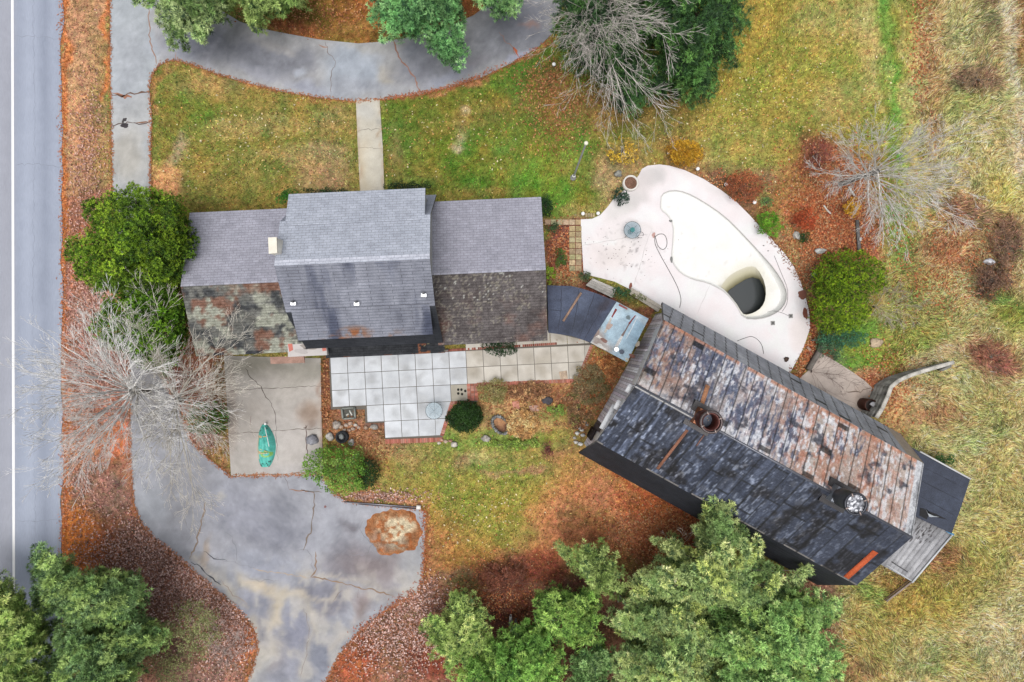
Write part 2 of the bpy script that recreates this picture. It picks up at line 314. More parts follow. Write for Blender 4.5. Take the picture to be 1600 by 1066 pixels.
# ------------------------------------------------------------------ ground cover
DARKRED = (122, 90, 74); ORANGE = (188, 112, 66); PINK = (176, 134, 118); OLIVE = (132, 124, 58); TAN = (166, 146, 96); GREEN = (98, 116, 42); STRAW = (196, 180, 128)
G = [
 ('p', [(90,-80),(175,-80),(175,300),(95,300)], 6, (174,130,92), 1),
 ('p', [(150,60),(176,60),(176,300),(150,300)], 14, (140,120,66), .6),
 ('p', [(90,300),(360,300),(360,800),(150,900),(90,900)], 8, (162,108,82), 1),
 ('p', [(90,700),(215,760),(300,880),(405,960),(420,1150),(90,1150)], 8, (140,104,88), 1),
 ('e', 125,1000,120,120,0,.4,(104,70,48),.8),
 ('e', 128,845,34,60,0,.4,(206,118,52),.95), ('e', 170,850,30,40,0,.5,(170,92,50),.6),
 ('l', [(101,-60),(103,300),(101,420),(104,560),(102,700),(104,860)], 5, 5, (206,122,66), .95),
 ('l', [(168,-60),(170,150)], 4, 5, (206,112,56), .8),
 ('e', 122,440,20,50,0,.4,(172,128,118),.8), ('e', 140,480,26,60,0,.4,(178,136,124),.9), ('e', 128,400,18,50,0,.4,(190,110,66),.8),
 ('e', 140,560,40,60,0,.5,(166,124,116),.8), ('e', 190,580,34,30,0,.5,(150,100,86),.8), ('e', 190,650,30,40,0,.5,(152,104,88),.8),
 ('e', 125,690,30,40,0,.5,(200,118,60),.8), ('e', 185,690,20,30,0,.5,(196,104,60),.8),
 ('e', 235,890,40,50,40,.5,(150,104,96),.9), ('e', 290,930,50,26,45,.5,(156,106,98),.9), ('e', 340,970,50,20,50,.5,(160,104,90),.9), ('e', 385,1000,22,40,0,.5,(190,104,60),.8),
 ('l', [(212,800),(260,858),(340,928),(398,985),(402,1020),(380,1080)], 5, 6, (176,108,62), .8),
 ('e', 330,690,30,50,0,.4,(134,112,60),.9), ('e', 345,590,20,60,0,.4,(120,92,56),.8), ('e', 275,590,26,30,0,.4,(136,82,70),.8), ('e', 310,680,24,14,30,.4,(160,112,102),.9),
 # front lawns
 ('p', [(233,92),(570,140),(566,300),(452,332),(236,345)], 6, (126,120,52), 1),
 ('e', 295,178,50,36,0,.5,(98,116,42),.95), ('e', 260,200,30,50,0,.6,(112,112,46),.8), ('e', 330,130,60,24,0,.6,(150,126,74),.7), ('e', 500,270,50,40,0,.6,(152,124,86),.85),
 ('e', 420,170,60,30,0,.6,(126,118,54),.7), ('e', 400,200,80,14,0,.6,(162,140,84),.6), ('e', 460,245,70,12,0,.6,(160,138,84),.6), ('e', 370,280,90,26,0,.6,(128,118,54),.8), ('e', 350,320,90,10,0,.6,(116,104,46),.8),
 ('e', 258,290,26,30,0,.5,(196,140,92),.9), ('e', 520,190,34,26,0,.6,(148,124,78),.6), ('e', 440,140,50,14,8,.6,(136,116,60),.5), ('e', 275,240,12,26,30,.6,(180,150,130),.6),
 ('l', [(240,180),(236,130),(248,104),(275,92),(380,126),(500,152),(555,158)], 3, 5, (178,120,72), .85),
 ('p', [(590,150),(720,128),(860,60),(900,60),(960,210),(905,345),(600,310)], 8, (100,112,38), 1),
 ('e', 700,250,90,50,0,.6,(92,114,34),.9), ('e', 845,285,50,60,0,.6,(100,132,40),.9), ('e', 640,230,40,40,0,.6,(108,114,44),.7), ('e', 620,260,12,60,0,.6,(140,118,70),.6), ('e', 760,180,80,24,-10,.6,(126,112,50),.8),
 ('e', 880,150,50,60,0,.6,(110,100,42),.9), ('e', 860,130,34,40,0,.6,(110,96,40),.9), ('e', 895,130,40,30,30,.5,(128,92,56),.85), ('e', 718,226,10,10,0,.6,(176,156,124),.9), ('e', 722,178,8,8,0,.6,(160,146,110),.8), ('e', 714,207,14,14,0,.6,(140,128,80),.5),
 ('e', 650,280,50,22,0,.6,(120,114,50),.6), ('e', 790,240,40,30,0,.7,(116,122,46),.7), ('e', 720,305,90,10,0,.6,(136,120,58),.6),
 ('p', [(400,30),(420,-80),(780,-80),(760,20),(650,60),(560,70),(470,58)], 8, (132,92,42), 1),
 ('e', 480,20,70,16,0,.5,(112,94,36),.8), ('e', 560,40,80,14,0,.5,(140,104,48),.8), ('e', 600,10,60,30,0,.5,(150,86,44),.7), ('e', 710,20,40,24,0,.5,(150,88,50),.9), ('e', 450,40,50,12,10,.5,(156,92,54),.9),
 ('l', [(600,156),(700,138),(760,122),(810,98),(860,62)], 3, 4, (180,108,76), .8),
 # right lawn
 ('p', [(880,-80),(1480,-80),(1470,420),(1250,420),(960,260),(880,140)], 20, (138,130,54), 1),
 ('e', 1200,140,90,80,0,.7,(136,130,50),.9), ('e', 1150,230,90,50,0,.7,(146,138,64),.8), ('e', 1210,30,60,60,0,.7,(142,126,50),.8), ('e', 1300,100,70,70,0,.7,(134,132,56),.8), ('e', 1290,30,60,30,0,.6,(152,140,76),.8), ('e', 1360,60,26,90,-6,.6,(164,148,86),.8), ('e', 1030,190,70,30,0,.6,(122,108,52),.8), ('e', 930,180,60,26,0,.6,(128,102,54),.7),
 ('e', 990,150,90,20,0,.6,(126,92,54),.7), ('e', 1240,180,60,40,0,.7,(138,130,54),.7), ('e', 1310,160,40,30,0,.7,(160,144,84),.6),
 ('l', [(1382,-60),(1388,60),(1400,110),(1402,200),(1406,260),(1410,340)], 10, 10, (104,142,52), .85), ('l', [(1352,-60),(1362,60),(1380,170),(1384,220)], 2, 4, (180,166,104), .7), ('l', [(1390,100),(1396,150)], 3, 4, (172,160,100), .7), ('l', [(1405,-60),(1412,60),(1428,150),(1440,220)], 3, 6, (172,160,104), .6),
 ('l', [(1385,100),(1395,330)], 8, 10, (112,132,52), .6),
 ('e', 1130,290,80,16,30,.6,(130,94,62),.9), ('e', 970,262,40,30,0,.6,(156,122,82),.8), ('e', 915,255,50,26,0,.6,(128,130,60),.5), ('e', 1080,262,40,16,20,.6,(128,90,58),.8), ('e', 1090,250,50,20,20,.5,(160,140,84),.5), ('e', 1060,230,50,16,0,.6,(150,110,60),.6),
 ('e', 900,225,30,40,0,.6,(112,128,46),.7), ('e', 900,330,40,10,0,.6,(150,136,70),.8), ('e', 955,285,26,34,0,.6,(164,136,92),.8),
 # litter bed round the pool and the bare tree
 ('p', [(1100,278),(1180,262),(1250,262),(1290,210),(1370,300),(1385,395),(1290,530),(1262,480),(1210,390)], 18, (156,114,84), .9),
 ('e', 1170,310,60,30,40,.5,(118,80,54),.8), ('e', 1235,300,30,60,40,.6,(150,112,58),.8), ('e', 1275,240,26,34,0,.5,(130,70,58),.85), ('e', 1285,340,50,46,0,.5,(182,92,56),.8), ('e', 1240,385,20,40,40,.6,(142,116,64),.7), ('e', 1350,380,30,36,0,.6,(142,74,52),.8), ('e', 1330,270,40,30,0,.5,(172,100,70),.6), ('e', 1215,350,24,16,0,.6,(146,138,70),.8), ('e',1235,410,16,30,30,.6,(140,124,74),.8), ('e',1150,268,40,12,20,.6,(146,128,70),.8), ('e',1195,300,12,20,0,.6,(140,130,70),.7), ('e',1300,400,30,14,0,.6,(140,92,68),.6),
 # meadow
 ('p', [(1440,-80),(1700,-80),(1700,1200),(1300,1200),(1280,960),(1400,760),(1440,620),(1380,600),(1375,420),(1410,300)], 24, (180,167,106), 1),
 ('e', 1460,120,22,120,0,.6,(164,120,80),.7), ('e', 1525,120,36,26,0,.6,(124,96,76),.85), ('e', 1545,60,30,40,0,.6,(150,130,90),.7), ('e', 1500,50,40,40,0,.7,(178,166,108),.7), ('e', 1500,160,40,20,0,.6,(130,144,74),.6), ('e', 1560,10,30,40,0,.6,(120,104,72),.7), ('e', 1590,50,16,80,0,.6,(136,92,56),.8), ('l', [(1572,-50),(1578,90),(1590,200),(1592,330)], 10, 10, (206,190,146), .9),
 ('e', 1500,360,80,60,0,.7,(162,124,88),.8), ('e', 1575,370,30,50,0,.6,(122,92,72),.9), ('e', 1550,440,34,30,0,.6,(94,66,52),.95), ('e', 1500,330,50,20,0,.6,(130,98,76),.8), ('e', 1480,410,30,36,0,.6,(178,108,76),.7), ('e', 1490,440,30,20,0,.6,(178,178,112),.8), ('e', 1570,300,40,30,0,.6,(196,182,92),.8), ('e', 1440,300,20,60,0,.7,(132,128,66),.7),
 ('e', 1405,360,24,60,0,.6,(110,128,50),.8), ('e', 1415,470,40,60,0,.7,(130,132,62),.8), ('e', 1460,500,40,20,0,.7,(136,128,62),.6), ('e', 1590,490,40,30,0,.6,(112,134,50),.8), ('e', 1480,520,100,26,0,.6,(176,158,96),.6),
 ('e', 1350,540,60,44,20,.6,(104,134,46),.95), ('e', 1300,555,24,24,0,.5,(92,132,66),.8), ('e', 1420,530,50,24,-10,.7,(122,134,58),.7), ('l', [(1340,585),(1370,600),(1400,590),(1440,560),(1500,545)], 9, 10, (188,158,116), .8), ('e', 1375,600,26,12,0,.6,(146,112,80),.8), ('e', 1395,575,20,14,0,.6,(120,132,52),.7),
 ('e', 1550,560,40,26,30,.6,(142,84,70),.9), ('e', 1450,640,60,30,20,.6,(166,118,80),.8), ('e', 1490,690,40,26,0,.7,(146,166,100),.6), ('e', 1550,640,30,40,0,.7,(160,150,84),.6), ('e', 1400,640,40,50,0,.7,(172,136,92),.7), ('e', 1430,620,40,10,10,.6,(204,186,128),.6),
 ('e', 1560,800,40,90,0,.7,(178,162,92),.8), ('e', 1500,880,70,50,0,.7,(164,146,72),.8), ('e', 1440,940,90,40,0,.7,(168,146,66),.85), ('e', 1400,905,40,24,0,.6,(142,110,62),.8), ('e', 1360,1000,50,70,0,.7,(160,142,74),.8), ('e', 1330,1050,40,26,0,.6,(140,110,72),.8), ('e', 1500,1030,60,30,0,.6,(146,148,84),.8), ('e', 1570,1000,50,60,0,.7,(190,176,126),.8), ('e', 1360,925,20,14,0,.6,(112,144,66),.8),
 ('e', 1440,800,30,30,0,.5,(140,96,62),.5), ('e', 1475,870,24,30,30,.6,(146,98,68),.8),
 # court between house and barn
 ('p', [(500,560),(960,520),(1060,700),(1110,800),(1100,900),(800,930),(660,900),(664,790),(560,780),(500,690)], 16, (146,128,62), 1),
 ('p', [(500,560),(600,600),(700,690),(560,700),(500,690)], 8, (134,90,60), 1), ('e', 560,665,50,30,0,.5,(150,108,78),.8), ('e', 620,705,70,20,0,.5,(162,126,84),.7),
 ('e', 820,640,90,56,0,.6,(160,124,80),.95), ('e', 780,610,60,20,0,.6,(146,112,70),.8), ('e', 815,660,30,26,0,.5,(190,148,92),.9), ('e', 880,660,26,60,0,.6,(160,102,72),.9), ('e', 935,610,50,60,-30,.6,(146,108,72),.9), ('e', 935,580,30,26,0,.6,(168,110,64),.9), ('e', 925,640,20,30,0,.6,(122,104,62),.7), ('e', 870,620,30,20,0,.6,(140,96,62),.7),
 ('e', 740,690,90,16,0,.6,(112,138,54),.7), ('e', 850,690,60,16,0,.6,(118,136,54),.7), ('e', 760,740,90,30,0,.7,(124,130,56),.8), ('e', 680,740,50,40,0,.7,(128,126,56),.7), ('e', 870,650,30,16,0,.6,(124,140,58),.6), ('e', 750,715,30,10,0,.6,(176,160,104),.6),
 ('e', 715,725,14,14,0,.6,(150,118,84),.7), ('e', 780,738,30,5,0,.6,(166,128,98),.8), ('e', 830,738,30,5,0,.6,(160,116,88),.8), ('e', 750,800,110,50,0,.7,(136,132,50),.85), ('e', 700,850,40,50,0,.7,(148,112,56),.8), ('e', 690,880,26,60,0,.6,(160,108,62),.8),
 ('e', 760,870,60,20,0,.6,(162,112,54),.7), ('e', 940,740,60,60,30,.6,(168,120,66),.7), ('p', [(840,790),(930,740),(1110,800),(1110,880),(900,880),(820,850)], 36, (182,112,76), .85), ('e', 930,810,50,20,0,.6,(146,104,64),.7), ('e', 1050,860,50,30,0,.5,(172,92,62),.9), ('e', 1010,790,40,20,20,.6,(172,92,50),.8), ('l', [(930,715),(1000,765),(1090,815)], 5, 6, (170,84,46), .8),
 ('p', [(560,980),(650,910),(720,890),(1300,900),(1300,1200),(480,1200),(505,1066)], 14, (144,102,80), 1),
 ('e', 620,1000,50,40,0,.6,(134,92,56),.8), ('e', 560,1040,34,40,0,.6,(158,82,50),.9), ('e', 690,1020,50,40,0,.5,(134,60,44),.8), ('e', 800,890,60,26,0,.6,(124,72,54),.85), ('e', 850,880,30,26,0,.6,(150,76,56),.8), ('e', 730,920,34,20,0,.6,(124,112,56),.7), ('l', [(650,910),(560,985),(505,1070)], 5, 7, (176,104,66), .85), ('l', [(667,790),(668,900)], 6, 6, (170,110,68), .8),
 ('e', 640,940,34,20,-40,.5,(162,118,96),.8), ('e', 790,950,40,40,0,.6,(110,60,46),.7), ('e', 900,980,60,60,0,.6,(112,66,50),.7), ('e', 1100,980,160,100,0,.6,(120,86,60),.7), ('e', 600,775,60,8,4,.5,(178,116,92),.9),
 # beds by the house
 ('p', [(852,345),(912,345),(912,430),(960,470),(1030,480),(1030,510),(852,450)], 4, (138,84,66), 1), ('e', 880,440,30,14,0,.5,(176,146,94),.9), ('p', [(850,340),(912,336),(912,348),(850,350)], 3, (150,116,76), .8), ('e', 1000,487,30,12,35,.5,(140,98,62),.9),
 ('p', [(498,560),(518,560),(520,640),(500,690)], 3, (126,80,54), 1), ('p', [(1255,540),(1290,520),(1300,560),(1262,600)], 6, (140,74,58), .9),
 ('e', 1355,610,14,30,-30,.5,(158,88,58),.8), ('l', [(1268,470),(1268,540),(1240,590)], 4, 5, (146,76,54), .9),
]
def ground_rgb(x, y):
    c = paint(x, y, OLIVE, G, 9)
    # patches of drier and greener cover at two sizes
    a = (fbm(x/26, y/26, 5)-.5)[:, None]; b = (fbm(x/9, y/9, 8, 3)-.5)[:, None]
    grn = np.clip((c[:, 1:2]-c[:, 0:1]+26)/40, 0, 1)
    c = c+a*np.array([46, 22, 10])*1.2+b*np.array([44, 26, 26])*(.6+.4*(1-grn))
    c = c+grn*a*np.array([10, -26, -8])
    sp = (vnoise(x/2.6, y/2.6, 71)-.5)[:, None]; c = c*(1+sp*.30)+(vnoise(x/4, y/4, 72)-.5)[:, None]*np.array([16, -6, 6])
    lum = c@np.array([.3, .59, .11]); c = lum[:, None]+(c-lum[:, None])*.86
    return np.clip(c, 20, 240)
POOL_RIM = smooth_loop([(1031,318),(1033,303),(1049,296),(1071,299),(1099.5,314),(1133,337),(1161,365),(1187,393),(1212,421),(1227.6,447),(1231,463.6),(1225,480.5),(1209,493),(1187,500),(1161,499),(1150,477.7),(1133,458),(1124,452),(1105,442.5),(1082.6,438),(1063,428),(1051,413),(1048,399),(1051,376),(1051,351),(1043,337),(1032,329)], 2)
gx = np.arange(-33, 33.01, .1); gy = np.arange(-23, 23.01, .1); X, Y = np.meshgrid(gx, gy); X = X.ravel(); Y = Y.ravel()
s0 = H/FPX; PXg = X/s0+CX; PYg = CY-Y/s0
nm = NM(); colg = ground_rgb(PXg, PYg); nx = len(gx); I, J = np.meshgrid(np.arange(nx-1), np.arange(len(gy)-1)); a = (J*nx+I).ravel()
Z = (fbm(X*.9, Y*.9, 40)-.5)*.05+(vnoise(X*5, Y*5, 44)-.5)*.02-.03
hole = inpoly(PXg[a], PYg[a], POOL_RIM) | (distpoly(PXg[a], PYg[a], POOL_RIM) < 8)
nm.add(np.c_[X, Y, Z], np.c_[a, a+1, a+nx+1, a+nx][~hole], alb(colg, 1.3))
# the land beyond, out to the horizon
ring_v = []; rr = [(33, 23), (45, 35), (80, 70), (400, 400)]
def rect(ax, ay, z, n=14):
    t = np.linspace(-1, 1, n+1)[:-1]; return [(ax*u, -ay, z) for u in t]+[(ax, ay*u, z) for u in t]+[(-ax*u, ay, z) for u in t]+[(-ax, -ay*u, z) for u in t]
vv = []; 
for (ax, ay) in rr: vv += rect(ax, ay, -.03)
vv = np.array(vv); n = 56
nm.add(vv, [[k*n+i, k*n+(i+1) % n, (k+1)*n+(i+1) % n, (k+1)*n+i] for k in range(3) for i in range(n)], alb(np.where(np.arange(len(vv))[:, None] < 2*n, ground_rgb(vv[:, 0]/s0+CX, CY-vv[:, 1]/s0), np.where((vv[:, :1] > 25), [[160, 148, 100]], [[112, 108, 62]])), 1.3))
structure(nm.build("ground", M_ground))

# ------------------------------------------------------------------ road with its painted white line
def road_rgb(x, y):
    c = np.tile([166., 174., 192.], (len(x), 1)); c = c+np.clip((24-x)/6, 0, 1)[:, None]*np.array([8, 3, -3.])
    tr = np.exp(-((x-46)/11)**2)*11-np.exp(-((x-68)/6)**2)*10*(.6+.8*vnoise(x/9, y/120, 8))+np.exp(-((x-88)/5)**2)*5+(vnoise(x/2, y/2, 9)-.5)*7
    return c+tr[:, None]+(fbm(x/9, y/300, 3)-.5)[:, None]*14
nm = NM()
edge = [(97+(vnoise(np.array([k/34.]), np.array([3.]), 5)[0]-.5)*7, k) for k in range(-140, 1260, 14)]
sheet(nm, [(-140,1250)]+[(-140,-140)]+edge, .012, .5, road_rgb)
for s in (-1, 1):
    y0, y1 = (-140, -6000) if s < 0 else (1246, 6000)
    q = Wn([(-140,y0),(97,y0),(97,y1),(-140,y1)], .012); nm.add(q, [[0, 1, 2, 3]], alb((166,174,192)))
L0 = []
ks = np.arange(-6000, 6001, 40)
ln = np.array([(20.5+1.2*max(-1, min(1, (k-500)/500.)), k) for k in ks]); A = Wn(ln-[2, 0], .016); B = Wn(ln+[2, 0], .016); n = len(ks)
nm.add(np.vstack([A, B]), [[i, n+i, n+i+1, i+1] for i in range(n-1)], alb((244,244,246), 1.7))
crack(nm, [(24,258),(60,256),(96,262)], .02, .016, (140,146,160)); crack(nm, [(24,56),(60,58),(90,61)], .02, .016, (146,152,166)); crack(nm, [(52,-60),(54,200),(51,500),(55,860),(53,1100)], .015, .016, (150,156,172)); crack(nm, [(24,812),(58,815),(92,811)], .018, .016, (144,150,164)); crack(nm, [(93,-60),(94,400),(92,880)], .03, .016, (184,184,188)); crack(nm, [(60,640),(66,660),(64,684)], .015, .016, (146,152,166))
structure(nm.build("road", M_road))

# ------------------------------------------------------------------ driveway (front loop, side strip, turning court)
DRV = [(172,-140),(172,60),(173,150),(176,300),(188,420),(200,560),(204,640),(203,700),(209,785),(220,815),(240,842),(266,860),(300,890),(340,925),(375,955),(398,985),(403,1012),(396,1040),(382,1075),(372,1220),
 (500,1220),(506,1075),(530,1022),(570,980),(612,947),(654,925),(661,905),(664,860),(665,800),(655,795),(540,784),(520,768),(508,752),(503,741),(360,744),(330,720),(300,690),(285,655),(278,630),(258,600),(252,570),(242,420),(236,300),(235,230),(237,180),(233,140),(237,118),(246,104),(260,96),(275,94),
 (300,101),(340,116),(380,128),(440,143),(500,153),(555,158),(600,155),(650,148),(700,137),(750,122),(800,98),(838,76),(862,54),(876,20),(884,-40),(890,-140),(790,-140),(785,-40),(765,5),(740,24),(700,42),(650,56),(600,65),(560,68),(500,62),(450,53),(405,44),(375,34),(345,16),(330,-10),(318,-140)]
DI = [
 ('p', [(160,-140),(238,-140),(238,60),(245,100),(235,320),(170,320)], 3, (182,188,194), 1),
 ('p', [(172,155),(236,152),(236,320),(172,320)], 3, (186,188,190), 1), ('e', 205,245,26,40,0,.6,(196,192,184),.8), ('e', 200,100,30,60,0,.6,(186,190,198),.6),
 ('e', 290,70,50,26,0,.6,(158,162,178),.7), ('e', 330,80,50,20,20,.6,(146,148,160),.6), ('l', [(350,15),(345,60),(322,100)], 3, 5, (186,186,196), .8),
 ('e', 420,90,60,24,10,.6,(138,140,150),.9), ('e', 405,112,40,12,10,.6,(168,170,182),.7), ('e', 440,75,40,8,15,.6,(184,180,176),.5), ('e', 460,110,8,6,0,.5,(190,196,208),.8), ('e', 480,85,20,20,0,.6,(134,136,146),.8), ('e', 480,135,34,10,8,.6,(172,176,192),.8),
 ('e', 550,110,44,40,0,.5,(176,184,196),.95), ('e', 600,118,14,22,0,.6,(188,182,172),.8), ('e', 580,70,40,8,0,.5,(178,178,176),.7), ('e', 560,140,60,14,0,.6,(174,178,188),.7),
 ('e', 655,105,40,26,0,.6,(138,140,150),.9), ('e', 640,80,20,12,0,.6,(150,154,164),.8), ('e', 740,100,24,9,-30,.6,(172,164,170),.7), ('e', 700,120,40,10,-16,.6,(164,168,184),.8), ('e', 780,60,60,40,-30,.6,(130,132,140),.9), ('e', 830,30,40,40,0,.6,(128,130,140),.9), ('e', 820,85,30,8,-30,.5,(166,170,190),.8), ('e', 836,40,14,5,-10,.6,(176,128,110),.5),
 # turning court
 ('p', [(190,640),(700,640),(700,960),(560,980),(300,1000),(190,900)], 20, (172,174,184), .8),
 ('e', 250,600,50,80,0,.6,(152,150,154),.8), ('e', 290,760,40,60,0,.6,(148,148,154),.7), ('e', 235,790,30,30,0,.6,(174,178,186),.8), ('e', 415,820,60,36,20,.6,(142,144,156),.9), ('e', 440,800,30,26,0,.6,(140,142,152),.7), ('e', 370,790,50,40,0,.6,(166,168,180),.7),
 ('e', 320,850,30,30,0,.6,(176,176,184),.8), ('e', 300,880,20,20,0,.6,(150,152,160),.5), ('e', 345,895,40,12,20,.6,(140,142,150),.8), ('e', 400,880,60,20,10,.6,(166,170,184),.7),
 ('e', 548,835,14,10,-20,.5,(120,116,122),.9), ('e', 540,828,8,14,0,.5,(122,118,124),.7), ('e', 555,880,50,26,0,.6,(138,132,138),.9), ('e', 530,865,18,14,0,.5,(124,122,130),.8), ('e', 590,890,40,22,10,.6,(150,138,138),.7), ('e', 610,860,20,14,0,.6,(156,144,142),.5), ('e', 520,830,30,40,0,.7,(176,178,188),.5),
 ('e', 640,850,20,60,0,.6,(176,176,178),.7), ('e', 600,805,60,14,0,.6,(180,180,188),.7),
 ('e', 490,925,40,18,0,.6,(138,138,150),.9), ('e', 520,945,34,14,-40,.6,(140,138,148),.9), ('e', 400,940,30,22,0,.6,(160,162,176),.8), ('e', 405,945,16,12,0,.6,(148,150,162),.6),
 ('l', [(380,905),(420,925),(440,930),(470,925)], 6, 7, (214,200,178), .9), ('l', [(440,930),(430,950),(425,980)], 11, 9, (208,196,176), .9), ('l', [(300,880),(340,905),(372,935),(384,945)], 3, 5, (200,190,176), .7), ('l', [(395,975),(410,1000),(440,1010),(430,1040)], 14, 10, (204,196,184), .85), ('l', [(408,985),(405,1030),(390,1070)], 6, 8, (196,190,180), .8),
 ('e', 430,1035,16,9,-50,.6,(150,142,140),.8), ('e', 415,985,12,20,0,.6,(152,152,162),.8), ('e', 460,990,24,40,20,.6,(150,152,168),.9), ('e', 450,1050,30,30,0,.6,(152,154,168),.8), ('l', [(470,920),(490,965),(480,1010),(472,1060)], 5, 7, (196,188,176), .8), ('l', [(470,930),(500,938),(520,935),(540,920)], 3, 5, (204,194,178), .8),
 ('l', [(470,900),(485,895),(560,912),(650,922)], 3, 5, (200,190,176), .7), ('e', 600,925,50,16,10,.6,(174,168,166),.6), ('e', 545,1000,30,30,-50,.6,(174,174,178),.7), ('e', 510,1020,26,50,20,.6,(140,144,160),.8), ('l', [(548,930),(555,960),(540,990),(515,1010)], 3, 5, (186,174,168), .6), ('e', 570,945,14,16,0,.6,(150,130,126),.6),
 ('e', 568,960,18,9,-40,.6,(142,130,128),.7), ('e', 345,775,8,6,0,.5,(194,190,184),.7), ('e', 320,865,6,26,12,.6,(176,160,146),.8),
]
def drive_rgb(x, y):
    c = paint(x, y, (178,178,180), DI, 8); c = c+(fbm(x/22, y/22, 31)-.5)[:, None]*34+(fbm(x/5, y/5, 33, 2)-.5)[:, None]*12
    gr = (vnoise(x/1.8, y/1.8, 35)-.5)[:, None]*13; c = c+gr; big = np.clip((fbm(x/20, y/30, 77, 5)-.50)*7, 0, 1)[:, None]*np.clip((y[:, None]-860)/60, 0, 1); c = c*(1-.6*big)+np.array([208,202,192])*.6*big
    return c
nm = NM(); sheet(nm, DRV, .022, .16, drive_rgb); z = .027
CR = (140,126,116); DK = (84,84,92)
for P, wd, rgb in [([(172,148),(190,150),(205,147),(222,145),(235,144)], .09, (120,92,78)), ([(176,146),(190,150),(206,152)], .16, (170,122,100)), ([(173,196),(200,192),(218,193),(234,190)], .06, (110,94,90)), ([(212,192),(232,191)], .08, (150,112,92)),
  ([(232,5),(234,60),(240,84),(246,102)], .06, (172,140,124)), ([(614,63),(619,78),(628,98),(644,114),(652,130),(654,145)], .09, (168,128,112)), ([(508,65),(514,85),(524,98),(518,118),(517,150)], .04, (140,130,126)), ([(498,70),(512,74)], .1, (176,140,120)), ([(780,50),(800,74),(806,86)], .05, (150,124,116)), ([(802,74),(810,88)], .2, (190,104,74)), ([(275,82),(275,94)], .06, (190,140,120)),
  ([(322,784),(318,805),(308,845),(296,873)], .08, (152,134,120)), ([(298,878),(312,886),(330,900),(345,914)], .07, DK), ([(318,862),(336,872),(355,876)], .05, DK),
  ([(490,768),(491,800),(484,832),(474,860)], .08, CR), ([(470,764),(490,769),(503,770)], .05, CR), ([(444,742),(450,760),(452,766)], .03, (140,130,130)), ([(452,765),(490,770)], .06, (166,130,112)),
  ([(493,862),(494,890),(486,902),(530,910),(580,922),(615,930)], .08, (158,134,116)), ([(395,888),(430,895),(485,903)], .05, (196,176,152)), ([(520,940),(530,925),(536,922)], .04, CR), ([(560,918),(558,935)], .03, CR), ([(474,950),(484,985),(478,1025),(470,1060)], .03, (150,140,132)),
  ([(420,850),(440,860),(452,866)], .02, (140,142,154)), ([(330,870),(400,888)], .02, (150,150,158)), ([(540,865),(580,868)], .02, (150,150,158)), ([(345,905),(365,930),(386,944)], .05, (176,160,148)), ([(184,250),(184,290)], .02, (210,210,208)), ([(228,240),(227,290)], .02, (210,210,208)), ([(186,196),(196,195)], .03, (176,176,178))]:
    crack(nm, P, wd, z, rgb)
_rg = np.random.default_rng(12)
for _k in range(16):     # faint hairline cracks
    a0 = _rg.uniform(0, 6.28); x0_, y0_ = _rg.uniform(280, 620), _rg.uniform(780, 1050); P = [(x0_, y0_)]
    for _j in range(4): a0 += _rg.normal()*.5; P.append((P[-1][0]+14*math.cos(a0), P[-1][1]+14*math.sin(a0)))
    if all(inpoly(px_, py_, DRV) for px_, py_ in P): crack(nm, P, .018, z, (132,130,134))
for x, y, rx, ry, rgb, sd in [(195,196,6,4,(78,74,78),1),(195,187,3,3,(82,78,80),2),(192,190,2,2,(90,86,86),3),(508,792,2,2,(150,110,110),4)]: blotch(nm, x, y, rx, ry, z, rgb, sd)
structure(nm.build("driveway", M_asphalt))

# ------------------------------------------------------------------ concrete: front walk, garage pad, patio, deck
def conc_rgb(base, items=(), amp=18, seed=1):
    return lambda x, y: paint(x, y, base, list(items), 5, seed)+(fbm(x/14, y/14, seed+60)-.5)[:, None]*amp+(fbm(x/3, y/3, seed+61, 2)-.5)[:, None]*amp*.5
nm = NM(); sheet(nm, [(556,157),(593,155),(598,230),(601,310),(563,310),(559,230)], .035, .15, conc_rgb((212,206,192), [('e',572,265,14,40,0,.6,(216,202,176),.8),('e',580,260,10,30,0,.6,(222,218,206),.7),('e',588,190,5,6,0,.6,(176,174,168),.7),('e',572,175,14,14,0,.6,(208,206,200),.8),('l',[(557,160),(563,300)],1,2,(176,140,110),.5),('l',[(593,160),(599,300)],1,2,(180,150,120),.5)]))
crack(nm, [(558,206),(575,203),(594,202)], .025, .04, (120,112,104)); crack(nm, [(559,231),(580,231),(596,233)], .02, .04, (140,132,122)); crack(nm, [(588,213),(593,206)], .04, .04, (130,110,90))
structure(nm.build("front_path", M_conc))
nm = NM(); PADI = [('e',400,575,50,16,0,.6,(150,146,134),.9),('e',470,580,34,20,0,.6,(158,154,144),.9),('e',430,600,60,20,0,.6,(192,186,178),.5),('e',480,645,20,16,0,.6,(164,142,126),.8),('e',485,660,8,6,0,.6,(130,108,96),.6),('e',390,660,26,40,0,.6,(180,172,164),.6),('e',440,690,50,40,0,.7,(204,198,194),.7),('l',[(502,560),(504,740)],3,4,(170,142,126),.7),('e',360,640,8,60,0,.6,(176,160,148),.6),('e',460,735,50,12,0,.6,(188,184,184),.6)]
PAD = [(350,556),(501,560),(502,640),(505,742),(361,745),(357,680),(354,620)]
sheet(nm, PAD, .04, .14, conc_rgb((196,190,184), PADI, 26, 5))
